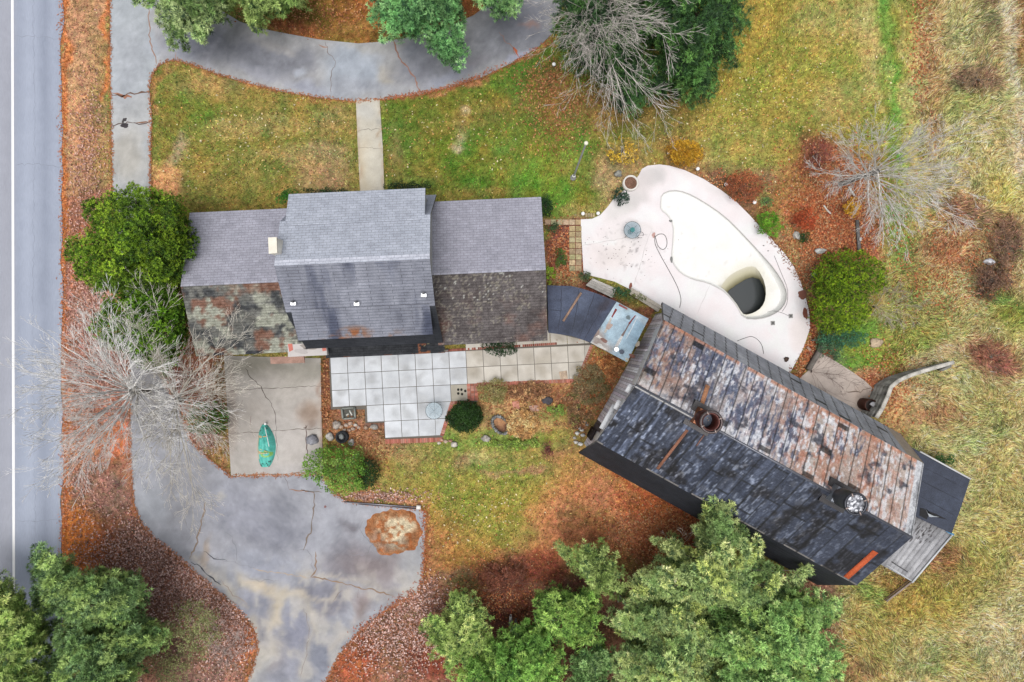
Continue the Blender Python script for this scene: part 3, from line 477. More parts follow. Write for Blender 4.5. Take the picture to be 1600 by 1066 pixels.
for P, wd, rgb in [([(354,610),(400,608),(502,603)], .035, (124,114,108)), ([(358,678),(400,675),(504,669)], .035, (130,120,112)), ([(361,744),(430,741),(504,737)], .04, (140,118,104)), ([(383,575),(392,590),(407,604),(412,615),(424,630),(430,650),(431,664)], .045, (112,102,96)), ([(431,664),(432,680),(434,720)], .03, (140,134,130)), ([(477,664),(480,700),(480,713)], .05, (112,92,88)), ([(474,669),(479,668),(480,664)], .08, (110,90,84)), ([(379,625),(376,634)], .05, (130,108,98)), ([(392,650),(391,664)], .05, (134,106,94)), ([(383,575),(395,567)], .03, (120,112,106))]:
    crack(nm, P, wd, .045, rgb, 1.2)
structure(nm.build("garage_pad", M_conc))

nm = NM()    # patio of square slabs with brick edging
def slab(i, j, ii=1, jj=1): return [(515.7+26.5*a+1.3*b, 558.4-1.27*a+26*b) for a, b in ((i, j), (i+ii, j), (i+ii, j+jj), (i, j+jj))]
def clip_line(P, A, B):
    out = []; A = np.array(A, float); B = np.array(B, float); n = np.array([-(B-A)[1], (B-A)[0]])
    f = lambda p: (np.array(p)-A)@n
    for k in range(len(P)):
        p, q = P[k], P[(k+1) % len(P)]; fp, fq = f(p), f(q)
        if fp >= 0: out.append(p)
        if fp*fq < 0: t = fp/(fp-fq); out.append((p[0]+(q[0]-p[0])*t, p[1]+(q[1]-p[1])*t))
    return out
def put_slab(P, rgb, seed, z=.045):
    if len(P) < 3: return
    c = np.mean(P, 0); P = [tuple(c+(np.array(p)-c)*.966) for p in P]
    rg = np.random.default_rng(seed); base = np.array(rgb)+rg.uniform(-8, 8)
    st = [('e', c[0]+rg.uniform(-9, 9), c[1]+rg.uniform(-9, 9), rg.uniform(4, 11), rg.uniform(3, 9), rg.uniform(0, 90), .7, base-np.array([34, 36, 40]), rg.uniform(0, .75)) for _ in range(3)]
    st += [('e', c[0], c[1], 12, 12, 0, .4, base+4, .15)]
    sheet(nm, P, z+rg.uniform(-.002, .003), .18, conc_rgb(tuple(base), st, 20, seed), skirt=.05)
base_rgb = lambda x, y: np.tile([118., 112, 104], (len(x), 1))
sheet(nm, [(514,556),(926,534),(905,595),(745,601),(746,628),(708,632),(690,687),(602,690),(600,664),(571,664),(570,640),(517,640)], .02, .6, base_rgb)
SLEFT = ((706,625),(687,682))
for j in range(-1, 5):
    for i in range(0, 16):
        if j == -1 and i < 8: continue
        P = slab(i, j)
        if j == -1:
            P = clip_line([(x, y) for x, y in P], (700,548), (930,535)) if False else clip_line(P, (930,536), (700,549))
            P = clip_line(P, (700,549), (930,536)) if len(P) < 3 else P
            if len(P) < 3: continue
        if j == 2 and i > 7: continue
        if j == 3 and (i < 2 or i > 7): continue
        if j == 4 and (i < 3 or i > 7): continue
        white = i <= 7 and not (j == 2 and i == 7)
        if j >= 3: P = clip_line(P, (706,625), (687,682))
        if i >= 13: P = clip_line(P, (926,538), (905,596))
        put_slab(P, (222,226,232) if white else ((216,210,200) if i > 7 else (192,186,172)), i*13+j*7+50)
def bricks(A, B, wd, n, rgbs=((204,128,112),(188,120,100),(196,142,126),(168,108,92)), z=.05, across=1):
    A = np.array(A, float); B = np.array(B, float); u = (B-A)/n; v = np.array([-u[1], u[0]]); v = v/np.hypot(*v)*wd
    for k in range(n):
        for m in range(across):
            a = A+u*k+v*m/across; q = [a+u*.06, a+u*.94, a+u*.94+v*.94/across, a+u*.06+v*.94/across]
            nm.prism(Wn(q)[:, :2][::-1], 0, z+random.uniform(-.006, .006), alb(np.array(random.choice(rgbs))+random.uniform(-12, 12)))
bricks((602,686.5),(692,683.5), 7.5, 30); bricks((693,682),(709,630), -6, 16); bricks((704,627.5),(733,626), 4.5, 9); bricks((729,600),(746,599), 27, 3, across=7); bricks((745,598),(902,592), 6, 46); bricks((905,594),(927,540), -5, 16); bricks((570,661),(601,660.5), 6, 9, ((150,110,92),(140,104,88)))
bricks((680,547),(870,535), 4, 60, ((150,84,70),(132,74,62),(170,104,88)))
for (x, y) in [(716,609),(721,609),(716,615),(722,616),(727,611)]:   # pierced drain in the tan slab
    a = np.linspace(0, 2*math.pi, 9)[:-1]; nm.add(np.vstack([Wn(np.c_[x+2*np.cos(a), y+2.2*np.sin(a)], .056), W(x, y, .056)]), [[i, (i+1) % 8, 8] for i in range(8)], alb((40,38,36)))
structure(nm.build("patio", M_conc))

nm = NM(); DECK = [(907,343),(925,342),(938,336),(948,325),(958,312),(972,300),(988,288),(998,274),(1003,264),(1012,259),(1030,257),(1046,259),(1070,266),(1100,280),(1128,298),(1150,315),(1172,337),(1192,359),(1208,376),(1226,396),(1240,416),(1250,438),(1258,462),(1264,485),(1266,512),(1255,545),(1236,580),(1212,612),(1100,560),(1028,505),(1036,484),(1000,460),(960,440),(912,428)]
DKI = [('e',1020,270,20,12,0,.6,(188,184,184),.7),('e',1000,290,14,30,20,.6,(204,196,196),.7),('e',970,320,30,16,-30,.6,(206,202,200),.7),('e',990,310,20,10,0,.7,(196,190,190),.5),('e',985,380,40,30,0,.8,(214,208,206),.7),('e',960,400,40,20,0,.7,(216,206,204),.6),('e',1100,285,40,8,28,.6,(214,208,208),.6),('e',1020,390,30,30,0,.7,(224,216,218),.7),('e',1250,520,16,30,0,.6,(214,204,202),.7),('e',1245,430,8,6,0,.5,(190,186,184),.7),
 ('l',[(909,384),(960,374)],1,2,(240,236,234),.8),('l',[(1019,357),(995,340)],3,5,(206,200,198),.5),('l',[(1090,500),(1072,540)],1,2,(242,238,236),.6),('l',[(1200,510),(1225,560)],1,2,(240,236,234),.6)]
def deck_rgb(x, y):
    return np.clip(deck_base(x, y)*1.12+[0, 2, 2], 0, 252)
def deck_base(x, y):
    c = paint(x, y, (229,220,222), DKI, 5)+(fbm(x/20, y/20, 91)-.5)[:, None]*14
    sp = np.clip((vnoise(x/1.7, y/1.7, 93)-.80)*6, 0, 1)*np.clip(1-np.hypot((x-980)/75, (y-395)/60), 0, .8); return c*(1-.4*sp[:, None])
sheet(nm, DECK, .04, .13, deck_rgb, holes=[POOL_RIM], skirt=.05)
for P, wd, rgb in [([(909,384),(945,378),(985,370),(1012,366)], .02, (196,190,190)), ([(1019,357),(1008,385),(997,425),(990,447)], .02, (200,194,194)), ([(1110,442),(1090,490)], .015, (206,198,198))]: crack(nm, P, wd, .045, rgb, .8)
for k in range(70): blotch(nm, RNG.normal(975, 34), RNG.normal(395, 26), RNG.uniform(.4, 1.1), RNG.uniform(.4, .9), .045, RNG.choice([(150,142,140),(176,166,160),(120,114,112)]), k, 7)
for x, y, rx, ry, rgb in [(985,447,2.4,5,(150,96,82)),(1021,367,3,4,(206,168,160)),(1193,384,1.4,.8,(90,86,84)),(1200,392,1.4,.8,(90,86,84)),(1047,345,1.6,1.4,(120,120,118)),(1253,461,6.5,8,(140,92,78)),(1258,490,4.5,9,(140,84,70))]: blotch(nm, x, y, rx, ry, .047, rgb, int(x))
structure(nm.build("pool_deck", M_plaster))
nm = NM(); sheet(nm, [(1283,552),(1300,561),(1330,580),(1350,594),(1363,606),(1358,625),(1356,640),(1340,655),(1300,640),(1240,600),(1262,580)], .035, .15, conc_rgb((206,192,182), [('e',1290,600,26,20,0,.7,(190,178,170),.7),('e',1345,618,14,12,0,.6,(178,160,148),.6)], 26, 8))
crack(nm, [(1322,612),(1345,612),(1362,606)], .05, .04, (120,104,94)); crack(nm, [(1336,592),(1320,612),(1316,622)], .02, .04, (150,136,126))
structure(nm.build("paved_terrace", M_conc))
nm = NM()    # small yellow stone path by the east wall
rgp = np.random.default_rng(4)
def stone_row(x0, y0, x1, y1, nx, ny):
    for i in range(nx):
        for j in range(ny):
            a = x0+(x1-x0)*i/nx; b = x0+(x1-x0)*(i+1)/nx; c = y0+(y1-y0)*j/ny; dd = y0+(y1-y0)*(j+1)/ny; g = .5
            q = [(a+g, c+g), (b-g, c+g), (b-g, dd-g), (a+g, dd-g)]
            nm.prism(Wn(q)[:, :2][::-1], 0, .045+rgp.uniform(-.006, .008), alb(np.array([200, 184, 148])+rgp.uniform(-26, 12)+rgp.uniform(-8, 8, 3)))
stone_row(851,343,908,352, 6, 1); stone_row(889,353,909,424, 2, 8); stone_row(914,333,930,340, 4, 1)
structure(nm.build("stone_path", M_stone))
# ------------------------------------------------------------------ house: Dutch colonial block with two low wings
TH = R(2.6); HO = np.array([-7.03, 3.46])
def HW(u, v, z): return np.array([HO[0]+u*math.cos(TH)-v*math.sin(TH), HO[1]+u*math.sin(TH)+v*math.cos(TH), z])
house = thing("house", "long grey shingled house with a tall gambrel middle and two low wings", "house", (HO[0], HO[1], 0))
def sh_light(base, seed, dark=0):
    def f(s, t, u, v):
        c = np.tile(np.array(base, float), (len(s), 1)); c += (fbm(u*.7, v*.7, seed)-.5)[:, None]*16+(vnoise(u*4, v*7.1, seed+4)-.5)[:, None]*12
        cap = ((t > .955) & (vnoise(u*5, v*0, seed+8) > .45))[:, None]; return np.where(cap, c+14, c)
    return f
def sh_mainS(s, t, u, v):
    c = np.tile([146., 149, 162], (len(s), 1)); st = fbm(u*1.1, v*.22, 12, 4); c -= np.clip((st-.49)*6, 0, 1)[:, None]*[56, 54, 48]
    c += (vnoise(u*2.2, v*.5, 22)-.5)[:, None]*22+(vnoise(u*6, v*8, 23)-.5)[:, None]*12
    c += np.clip(1-np.abs(s-.55)/.4, 0, 1)[:, None]*np.clip((t-.2)*2, 0, 1)[:, None]*9
    m = np.clip(1.2-np.hypot((s-.43)/.13, (t-.07)/.10), 0, 1)*np.clip((fbm(u*3, v*3, 31)-.38)*7, 0, 1); m = np.maximum(m, np.clip((fbm(u*3, v*5, 36)-.6)*6, 0, 1)*np.clip(1-t/.12, 0, 1)*np.clip(1.2-abs(s-.45)*3, 0, 1))
    c = c*(1-m[:, None])+np.array([160, 104, 72])*m[:, None]
    m = np.clip(1-np.hypot((s-.78)/.05, (t-.28)/.2), 0, 1)[:, None]; c = c-m*34
    m = np.clip(1-np.hypot((s-.2)/.03, (t-.4)/.4), 0, 1)[:, None]; return np.clip(c-m*26, 40, 255)
def moss_left(s, t, u, v):
    c = np.tile([122., 122, 118], (len(s), 1)); n1 = fbm(u*1.7, v*1.7, 41, 6)-.05*(t > .6); n2 = fbm(u*1.2, v*1.1, 51, 6); n3 = vnoise(u*8, v*11, 45)
    def mixm(c, m, rgb): m = np.clip(m, 0, 1)[:, None]; return c*(1-m)+np.array(rgb)*m
    c = mixm(c, (fbm(u*2.2, v*2.4, 61, 5)-.50)*9, [82, 84, 86])
    c = mixm(c, (n2-.485)*12*(.55+.45*vnoise(u*9, v*9, 46)), [138, 104, 90])
    c = mixm(c, (n1-.53)*16*(.35+.65*n3)*np.interp(t, [0, .7, .9], [1, .9, .3]), [172, 174, 160])
    c = mixm(c, (.055-t)*40*(n1 < .55), [66, 68, 74])
    return np.clip(c+(n3-.5)[:, None]*40, 20, 250)
def moss_right(s, t, u, v):
    c = np.tile([108., 102, 102], (len(s), 1)); n3 = vnoise(u*6, v*8, 75)
    c += (fbm(u*.8, v*.8, 72)-.5)[:, None]*40
    r = np.clip((fbm(u*.7, v*.9, 74)-.47)*6, 0, 1)*np.clip((.8-t)*2, 0, 1); c = c*(1-r[:, None]*.75)+np.array([138, 104, 94])*r[:, None]*.75
    n4 = vnoise(u*13, v*15, 76); y = ((n4 > .69) & (fbm(u*1.6, v*1.6, 77) > .36+.24*s-.05*t))[:, None]; c = np.where(y, c*.4+np.array([168, 162, 146])*.6, c)
    w = ((vnoise(u*9, v*9, 79) > .9) & (t > .6))[:, None]; c = np.where(w, [190, 190, 184], c)
    return np.clip(c+(vnoise(u*10, v*10, 78)-.5)[:, None]*34-(t > .93)[:, None]*8, 20, 250)
def roofpart(name, q, fn, mat, res=.07, thick=.12, label=None, parent=None, edge=None):
    nm = NM(); patch(nm, *q, res, fn, thick, edge); o = nm.build(name, mat, parent or house)
    if label: o["label"] = label
    return o
def wall_ext(nm, prof, u0, u1, fr, col):
    """solid with the given (v,z) outline from u0 to u1 in frame fr"""
    a = [fr(u0, v, z) for v, z in prof]; b = [fr(u1, v, z) for v, z in prof]; n = len(prof); cc = np.mean(prof, 0)
    nm.add(a+b, [[i, (i+1) % n, n+(i+1) % n, n+i] for i in range(n)], col, np.array([[0, z] for v, z in prof]+[[u1-u0, z] for v, z in prof]))
    for k, u in ((a, u0), (b, u1)): nm.add(k+[fr(u, cc[0], cc[1])], [[i, (i+1) % n, n] for i in range(n)], col, np.array([[v, z] for v, z in prof]+[[cc[0], cc[1]]]))
M_siding = colmat("painted_clapboard", .7, .04, 2, 20, .1, .3, .05, brick=(30, .14, .008), seam=.6)
M_brick = colmat("brickwork", .9, .1, 3, 30, .3, .15, .2, brick=(.2, .075, .008), seam=1.5)
for sgn, (ua, ub) in ((-1, (-9.07, -3.2)), (1, (3.15, 8.66))):
    wi = .35; va, vb, vr = -3.83, 3.42, -.41; ze, zr = 3.6, 4.9
    roofpart("roof", (HW(ub, vb, ze), HW(ua, vb, ze), HW(ua, vr, zr), HW(ub, vr, zr)), sh_light((176,176,190), 5+sgn), M_shingle, .09, label="smooth lavender grey shingle slope of the %s wing" % ("west" if sgn < 0 else "east"))
    roofpart("roof", (HW(ua, va, ze), HW(ub, va, ze), HW(ub, vr, zr), HW(ua, vr, zr)), moss_left if sgn < 0 else moss_right, M_moss, .06, label="mossy patchy slope of the west wing" if sgn < 0 else "dark lichen speckled slope of the east wing")
    nm = NM(); wall_ext(nm, [(va+wi, 0), (va+wi, ze-.06), (vr, zr-.2), (vb-wi, ze-.06), (vb-wi, 0)], ua+(.3 if sgn < 0 else 0), ub-(.3 if sgn > 0 else 0), HW, alb((150,92,78))); nm.build("wall", M_brick, house)
# middle block
US, UI = 3.42, 3.17
zN = lambda v: 8-.477*v
zS = lambda v: 8+.636*v
nm = NM()
patch(nm, HW(US, 2.14, zN(2.14)), HW(-US, 2.14, zN(2.14)), HW(-US, 0, 8), HW(US, 0, 8), .09, sh_light((190,196,210), 91), .1)
patch(nm, HW(US, 3.7, 3.9), HW(-US, 3.7, 3.9), HW(-US, 2.14, zN(2.14)-.01), HW(US, 2.14, zN(2.14)-.01), .12, sh_light((176,182,200), 93), .1)
nm.build("roof", M_shingle, house)["label"] = "pale blue grey north slope of the tall middle roof"
nm = NM(); patch(nm, HW(UI, 3.5, zN(3.5)+.012), HW(-UI, 3.5, zN(3.5)+.012), HW(-UI, 1.9, zN(1.9)+.012), HW(UI, 1.9, zN(1.9)+.012), .09, sh_light((190,196,210), 91), .12, (150,156,170))
nm.build("dormer_roof", M_shingle, house)
nm = NM(); patch(nm, HW(-US, -2.0, zS(-2)), HW(US, -2.0, zS(-2)), HW(US, 0, 8), HW(-US, 0, 8), .06, lambda s, t, u, v: sh_mainS(s, .4+.6*t, u, v+1.6), .1)
patch(nm, HW(-US, -3.7, 3.9), HW(US, -3.7, 3.9), HW(US, -2.0, zS(-2)-.01), HW(-US, -2.0, zS(-2)-.01), .1, sh_light((64,67,74), 94), .1)
nm.build("roof", M_shingle2, house)["label"] = "streaked blue grey south slope of the tall middle roof"
nm = NM(); patch(nm, HW(-UI, -3.3, zS(-3.3)+.012), HW(UI, -3.3, zS(-3.3)+.012), HW(UI, -1.9, zS(-1.9)+.012), HW(-UI, -1.9, zS(-1.9)+.012), .06, lambda s, t, u, v: sh_mainS(s, .42*t, u, v), .12, (120,124,136))
nm.build("dormer_roof", M_shingle2, house)
nm = NM()     # ridge cap
patch(nm, HW(-US, -.02, 8.0), HW(US, -.02, 8.0), HW(US, .24, 7.93), HW(-US, .24, 7.93), .1, sh_light((206,210,224), 97), .04); nm.build("ridge_cap", M_shingle, house)
nm = NM()
wall_ext(nm, [(-3.35, 0), (-3.35, 3.9), (-1.9, 6.55), (0, 7.75), (2.0, 6.85), (3.35, 3.9), (3.35, 0)], -3.15, 3.15, HW, alb((205,205,200)))
nm.build("wall", M_siding, house)
for v0, v1, zz, nmn in ((2.0, 3.3, zN, "dormer_wall"), (-3.1, -2.0, zS, "dormer_wall")):
    nm = NM(); vo = v1 if v1 > 0 else v0; vi = v0 if v1 > 0 else v1
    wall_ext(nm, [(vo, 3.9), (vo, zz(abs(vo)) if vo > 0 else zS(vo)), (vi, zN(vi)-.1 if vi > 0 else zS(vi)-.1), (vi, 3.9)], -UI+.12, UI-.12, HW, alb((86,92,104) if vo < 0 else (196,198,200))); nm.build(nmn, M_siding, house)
# windows and doors of the house
def window(u, v, z, wd, ht, nrm, parent=house, fr=HW):
    """nrm = +1 / -1: which side of v the wall faces"""
    f = NM(); t = .04
    def bx(ua, ub, za, zb, d0, d1, n, col):
        P = [fr(ua, v+d0*nrm, 0)[:2], fr(ub, v+d0*nrm, 0)[:2], fr(ub, v+d1*nrm, 0)[:2], fr(ua, v+d1*nrm, 0)[:2]]; n.prism(P, za, zb, col)
    for a, b, c, d_ in ((u-wd/2-.06, u-wd/2, z, z+ht), (u+wd/2, u+wd/2+.06, z, z+ht), (u-wd/2-.06, u+wd/2+.06, z+ht, z+ht+.08), (u-wd/2-.1, u+wd/2+.1, z-.06, z), (u-wd/2, u+wd/2, z+ht/2-.02, z+ht/2+.02)): bx(a, b, c, d_, 0, .05, f, alb((225,225,222)))
    o = f.build("window", M_paint, parent)
    g = NM(); bx(u-wd/2, u+wd/2, z, z+ht, 0, .02, g, alb((60,66,74))); g.build("pane", M_metal, o)
for u in (-2, 0, 2): window(u, 3.3, 5.1, .9, .9, 1)
for u in (-2.2, 0.9, 2.3): window(u, 3.36, 1.0, .9, 1.3, 1)
for u in (-2.2, 0, 2.2): window(u, -3.1, 4.6, .9, .9, -1)
for u in (-7.6, -5.2, 4.6, 7.0): window(u, 3.08, 1.2, 1.1, 1.3, 1)
for u in (5.0, 7.2): window(u, -3.49, 1.1, 1.2, 1.3, -1)
nm = NM(); P = [HW(-.55, 3.36, 0)[:2], HW(.35, 3.36, 0)[:2], HW(.35, 3.42, 0)[:2], HW(-.55, 3.42, 0)[:2]]; nm.prism(P, .15, 2.2, alb((70,84,104))); do = nm.build("door", M_paint, house)
nm = NM(); nm.ball(HW(.2, 3.46, 1.1), .04, alb((170,150,100)), 5); nm.build("handle", M_metal, do)
nm = NM(); P = [HW(-7.9, -3.49, 0)[:2], HW(-4.2, -3.49, 0)[:2], HW(-4.2, -3.54, 0)[:2], HW(-7.9, -3.54, 0)[:2]]; nm.prism(P[::-1], .05, 2.4, alb((214,212,206))); nm.build("garage_door", M_siding, house)
# porch roof on the south side
def porch_rgb(s, t, u, v):
    c = np.tile([62., 64, 68], (len(s), 1))+(fbm(u*1.3, v*1.3, 15)-.5)[:, None]*30+(vnoise(u*7, v*9, 17)-.5)[:, None]*16
    m = ((np.abs(s-.83) < .05) & (fbm(u*3, v*3, 3) > .45) | (t < .05) & (fbm(u*2, v*0, 4) > .6))[:, None]; c = np.where(m, [140, 92, 70], c)
    sp = ((vnoise(u*9, v*9, 18) > .8) & (s > .78))[:, None]; return np.where(sp, [150, 146, 116], c)
roofpart("porch_roof", (HW(-2.72, -4.22, 2.92), HW(3.4, -4.22, 2.92), HW(3.4, -3.3, 3.25), HW(-2.72, -3.3, 3.25)), porch_rgb, M_moss, .06, label="dark narrow lean-to roof under the middle block")
for u in (-2.55, -.4, 1.5, 3.25): nm = NM(); p = HW(u, -4.1, 0); nm.cyl(p[:2], .07, 0, 2.85, alb((222,222,218)), 10); nm.build("porch_post", M_paint, house)
# white flat canopy beside it, with a small awning below
nm = NM(); nm.prism(Wn([(449,532),(509,531),(511,555),(450,558)], 3.75)[::-1], 3.45, 3.75, alb((206,200,198)))
for q in ([(449,534),(456,533),(458,547),(452,550)], [(502,537),(508,537),(510,548),(504,549)], [(449,531.5),(464,531.3),(464,533.5),(449,534)]): nm.prism(Wn(q, 3.76)[::-1], 3.72, 3.76, alb((206,116,100)))
blotch(nm, 486, 540, 14, 6, 3.755, (160,152,146), 5); blotch(nm, 472, 549, 10, 4, 3.755, (190,184,182), 6)
nm.build("canopy", M_paint, house)["label"] = "white flat canopy with salmon painted corners"
nm = NM(); nm.prism(Wn([(422,558),(475,556),(476,567),(423,569)], 2.7)[::-1], 2.6, 2.7, alb((186,150,136))); nm.build("awning", M_wood, house)
# chimney
nm = NM(); cx = W(431.5, 384, 7.4); T = Wn([(419.5,372),(432,371.5),(433,395),(420.5,396)], 8.3)[:, :2]; Bq = T+np.array([.03, 0])
nm.prism(T[::-1], 2.5, 8.2, alb((236,232,222), 1.3)); ch = nm.build("chimney", M_paint, house)
nm = NM(); c4 = T.mean(0); T2 = c4+(T-c4)*1.06; nm.prism(T2[::-1], 8.2, 8.32, alb((232,226,212), 1.7)); nm.build("chimney_cap", M_conc, ch)
for x, y in ((458,473), (557,473.5), (662,460)):
    nm = NM(); z = 7.
    for _i in range(12): _w = W(x, y, z); z = 8+.636*(-(_w.x-HO[0])*math.sin(TH)+(_w.y-HO[1])*math.cos(TH))
    z += .2; p = W(x, y, z); nm.prism(Wn([(x-4,y-1),(x+4,y-1),(x+4,y+4),(x-4,y+4)], z-.02)[::-1], z-.45, z-.02, alb((236,238,244), 1.4))
    nm.cyl((p.x, p.y+.03), .05, z-.4, z+.22, alb((60,62,66)), 10); nm.build("vent_pipe", M_metal, house)

# ------------------------------------------------------------------ covered passage between house and barn
bw = thing("covered_passage", "low flat roofed passage, half black membrane and half peeling light blue, joining house and barn", "passage", tuple(W(935, 505)))
nm = NM()
def memb(x, y): return paint(x, y, (72,80,102), [('e',880,480,20,20,0,.8,(84,94,118),.8),('e',930,490,14,30,30,.7,(54,60,78),.8),('e',890,510,20,12,0,.7,(50,56,72),.7),('e',910,470,14,20,20,.7,(92,102,124),.6),('e',945,480,8,16,30,.6,(60,56,68),.8)], 6)+(fbm(x/8, y/8, 6)-.5)[:, None]*20
sheet(nm, [(855,446),(893,447),(911,451.5),(936,460),(963,471),(943,503),(922,535),(893,525),(857,520)], 2.85, .12, memb, skirt=.16)
for P in ([(878,447),(876,485),(872,520)], [(905,450),(900,490),(893,524)], [(930,457),(915,500),(905,528)], [(948,466),(930,500),(912,532)], [(858,484),(880,486)]): crack(nm, P, .03, 2.856, (42,46,60), .6)
nm.build("roof", M_barnroof, bw)["label"] = "black membrane roof with folded seams"
nm = NM()
def blue(x, y): return paint(x, y, (176,200,216), [('e',945,540,16,10,30,.5,(176,168,164),.9),('e',938,528,10,12,0,.5,(166,150,142),.8),('e',985,480,8,6,0,.6,(150,160,160),.6),('e',1000,520,20,30,30,.7,(160,190,212),.8),('e',960,490,16,14,0,.6,(196,214,226),.8),('e',1008,500,14,5,30,.5,(190,206,218),.8)], 4)+(np.abs(((x*.86+y*.5)/3.2) % 1-.5)*-18+6)[:, None]
sheet(nm, [(963.5,471.5),(1013.5,498),(997,531),(980,566),(922.5,535.5),(943.5,503)], 2.80, .1, blue, skirt=.14)
for P, wd, rgb in [([(963,483),(956,496)], .1, (136,66,66)), ([(993,493),(983,506)], .12, (132,66,66)), ([(983,506),(972,525)], .13, (130,112,108)), ([(972,525),(962,543)], .16, (206,206,206)), ([(967,476),(980,483)], .09, (150,90,88)), ([(955,497),(945,520)], .12, (196,192,186)), ([(932,524),(947,534)], .14, (214,208,202)), ([(996,495),(978,530)], .07, (210,222,232)), ([(936,500),(922,532)], .06, (140,120,116)), ([(924,535),(950,548)], .08, (206,200,194))]:
    crack(nm, P, wd, 2.815, rgb, .5, 8, False)
for x, y, rx, ry, rgb, sd in [(944,532,6,3,(134,104,96),1),(952,510,4,6,(190,170,160),2),(982,496,4,3,(126,140,146),3),(996,538,3,5,(196,184,166),4),(988,556,5,3,(140,100,90),5),(980,562,3,2,(214,208,190),6),(938,541,7,3,(206,204,200),7),(930,520,5,7,(156,140,134),8)]: blotch(nm, x, y, rx, ry, 2.82, rgb, sd, 12, 30)
nm.build("roof", M_wood, bw)["label"] = "peeling light blue board roof"
nm = NM(); P = Wn([(858,449),(912,455),(1008,499),(978,560),(920,531),(860,517)])[:, :2]*.93; nm.prism(P[::-1], 0, 2.66, alb((170,166,158))); nm.build("wall", M_siding, bw)
for x, y, rgb, r in ((963,546,(232,232,232),.12), (971.5,550,(46,56,72),.12)):
    nm = NM(); p = W(x, y, 2.9); nm.cyl((p.x, p.y), r, 2.8, 2.98, alb(rgb), 14); nm.build("roof_vent", M_metal, bw)["label"] = "white round vent" if rgb[0] > 100 else "black round vent"
bd = NM(); bd.box(W(880, 502, 2.87), W(908, 457.5, 2.87), .11, .05, alb((172,142,124))); tag(bd.build("wooden_board", M_wood), "long narrow brown board lying slanted on the black membrane roof", "board")

# ------------------------------------------------------------------ barn with a worn gambrel roof
BA = np.array([.8752, -.4838]); BB = np.array([.4838, .8752]); BO = np.array([5.53, -2.03])
def BW(u, v, z): q = BO+BA*u+BB*v; return np.array([q[0], q[1], z])
barn = thing("barn", "big gambrel barn with rusty patched metal and black roofing and grey board gable", "barn", (BO[0]+6.2, BO[1]-3.4, 0))
UL = 14.1; PRF = [(-4.3, 2.7), (-3.14, 5.6), (.07, 7.45), (3.47, 5.6), (4.62, 2.7)]
def seams(u, v, w_, seed, row=1.7):
    k = np.floor(u/w_).astype(int); fr = (u/w_) % 1; off = vnoise(k*7.3, k*0+1., seed)*row
    j = np.floor((v+off)/row).astype(int); fv = ((v+off)/row) % 1
    line = (fr < .09) | (fv < .03); return k, j, line
def ramp(x, xs, cs): return np.stack([np.interp(x, xs, [c[i] for c in cs]) for i in range(3)], 1)
def ne_up(s, t, u, v):
    k, j, line = seams(u, v, .56, 3, 9.1); tone = vnoise(k*3.1+.5, j*5.7+.5, 8)
    c = ramp(s, [0, .12, .25, .38, .5, .62, .8, .93, 1], [(150,138,130),(146,142,144),(164,162,168),(194,192,198),(178,168,166),(192,180,172),(190,166,154),(192,180,172),(206,206,208)])
    c += (tone-.5)[:, None]*26
    og = ((vnoise(k*3.1, j*5.7, 17)-.35)*3).clip(0, 1)*np.interp(s, [0, .15, .3, .5, .6, .95], [.5, .5, .15, .3, .9, .6]); c = c*(1-og[:, None]*.7)+np.array([188, 138, 116])*og[:, None]*.7
    dk = np.clip(((fbm(u*9, v*2.2, 29, 4)*.55+fbm(u*1.5, v*.7, 28, 3)*.45)-np.interp(s, [0, .2, .38, .45, .55, .62, 1], [.47, .46, .47, .53, .47, .58, .62])+.04*(vnoise(k*2.1, k*0., 5)-.5))*11, 0, 1); c = c*(1-dk[:, None]*.8)+np.array([84, 94, 122])*dk[:, None]*.8
    wh = np.clip(((fbm(u*12, v*4, 39, 3)*.6+fbm(u*1.6, v*1.0, 38, 3)*.4)-.52)*12, 0, 1)*np.interp(s, [0, .15, .3, 1], [.4, .95, 1, .8]); c = c*(1-wh[:, None]*.85)+np.array([238, 240, 248])*wh[:, None]*.85
    bk = np.clip((fbm(u*1.9, v*1.9, 49)-.68)*12, 0, 1); c = c*(1-bk[:, None]*.8)+np.array([66, 68, 80])*bk[:, None]*.8
    rd = np.clip((fbm(u*7, v*4, 59)-.53)*9, 0, 1)*np.interp(s, [0, .1, .2, .45, .6, 1], [.6, .4, .15, .3, .9, .5]); c = c*(1-rd[:, None]*.5)+np.array([188, 110, 84])*rd[:, None]*.5
    bot = np.clip((t-.80)*6, 0, 1)*np.interp(s, [0, .4, .75], [1, 1, 0])*np.clip((fbm(u*3, v*3, 66)-.35)*5, 0, 1); c = c*(1-bot[:, None]*.7)+np.array([232, 232, 236])*bot[:, None]*.7
    rust = np.clip((.045-np.abs(t-.02))*30, 0, 1)*(fbm(u*3, v*0, 5) > .38); c = c*(1-rust[:, None]*.7)+np.array([204, 138, 108])*rust[:, None]*.7   # rusty drip edge at the break
    e = (s > .972)[:, None]; c = np.where(e, np.array([216, 218, 224])-dk[:, None]*60, c)
    c = np.where(line[:, None], c*.45, c); return np.clip(c+(vnoise(u*18, v*14, 2)-.5)[:, None]*46, 20, 250)
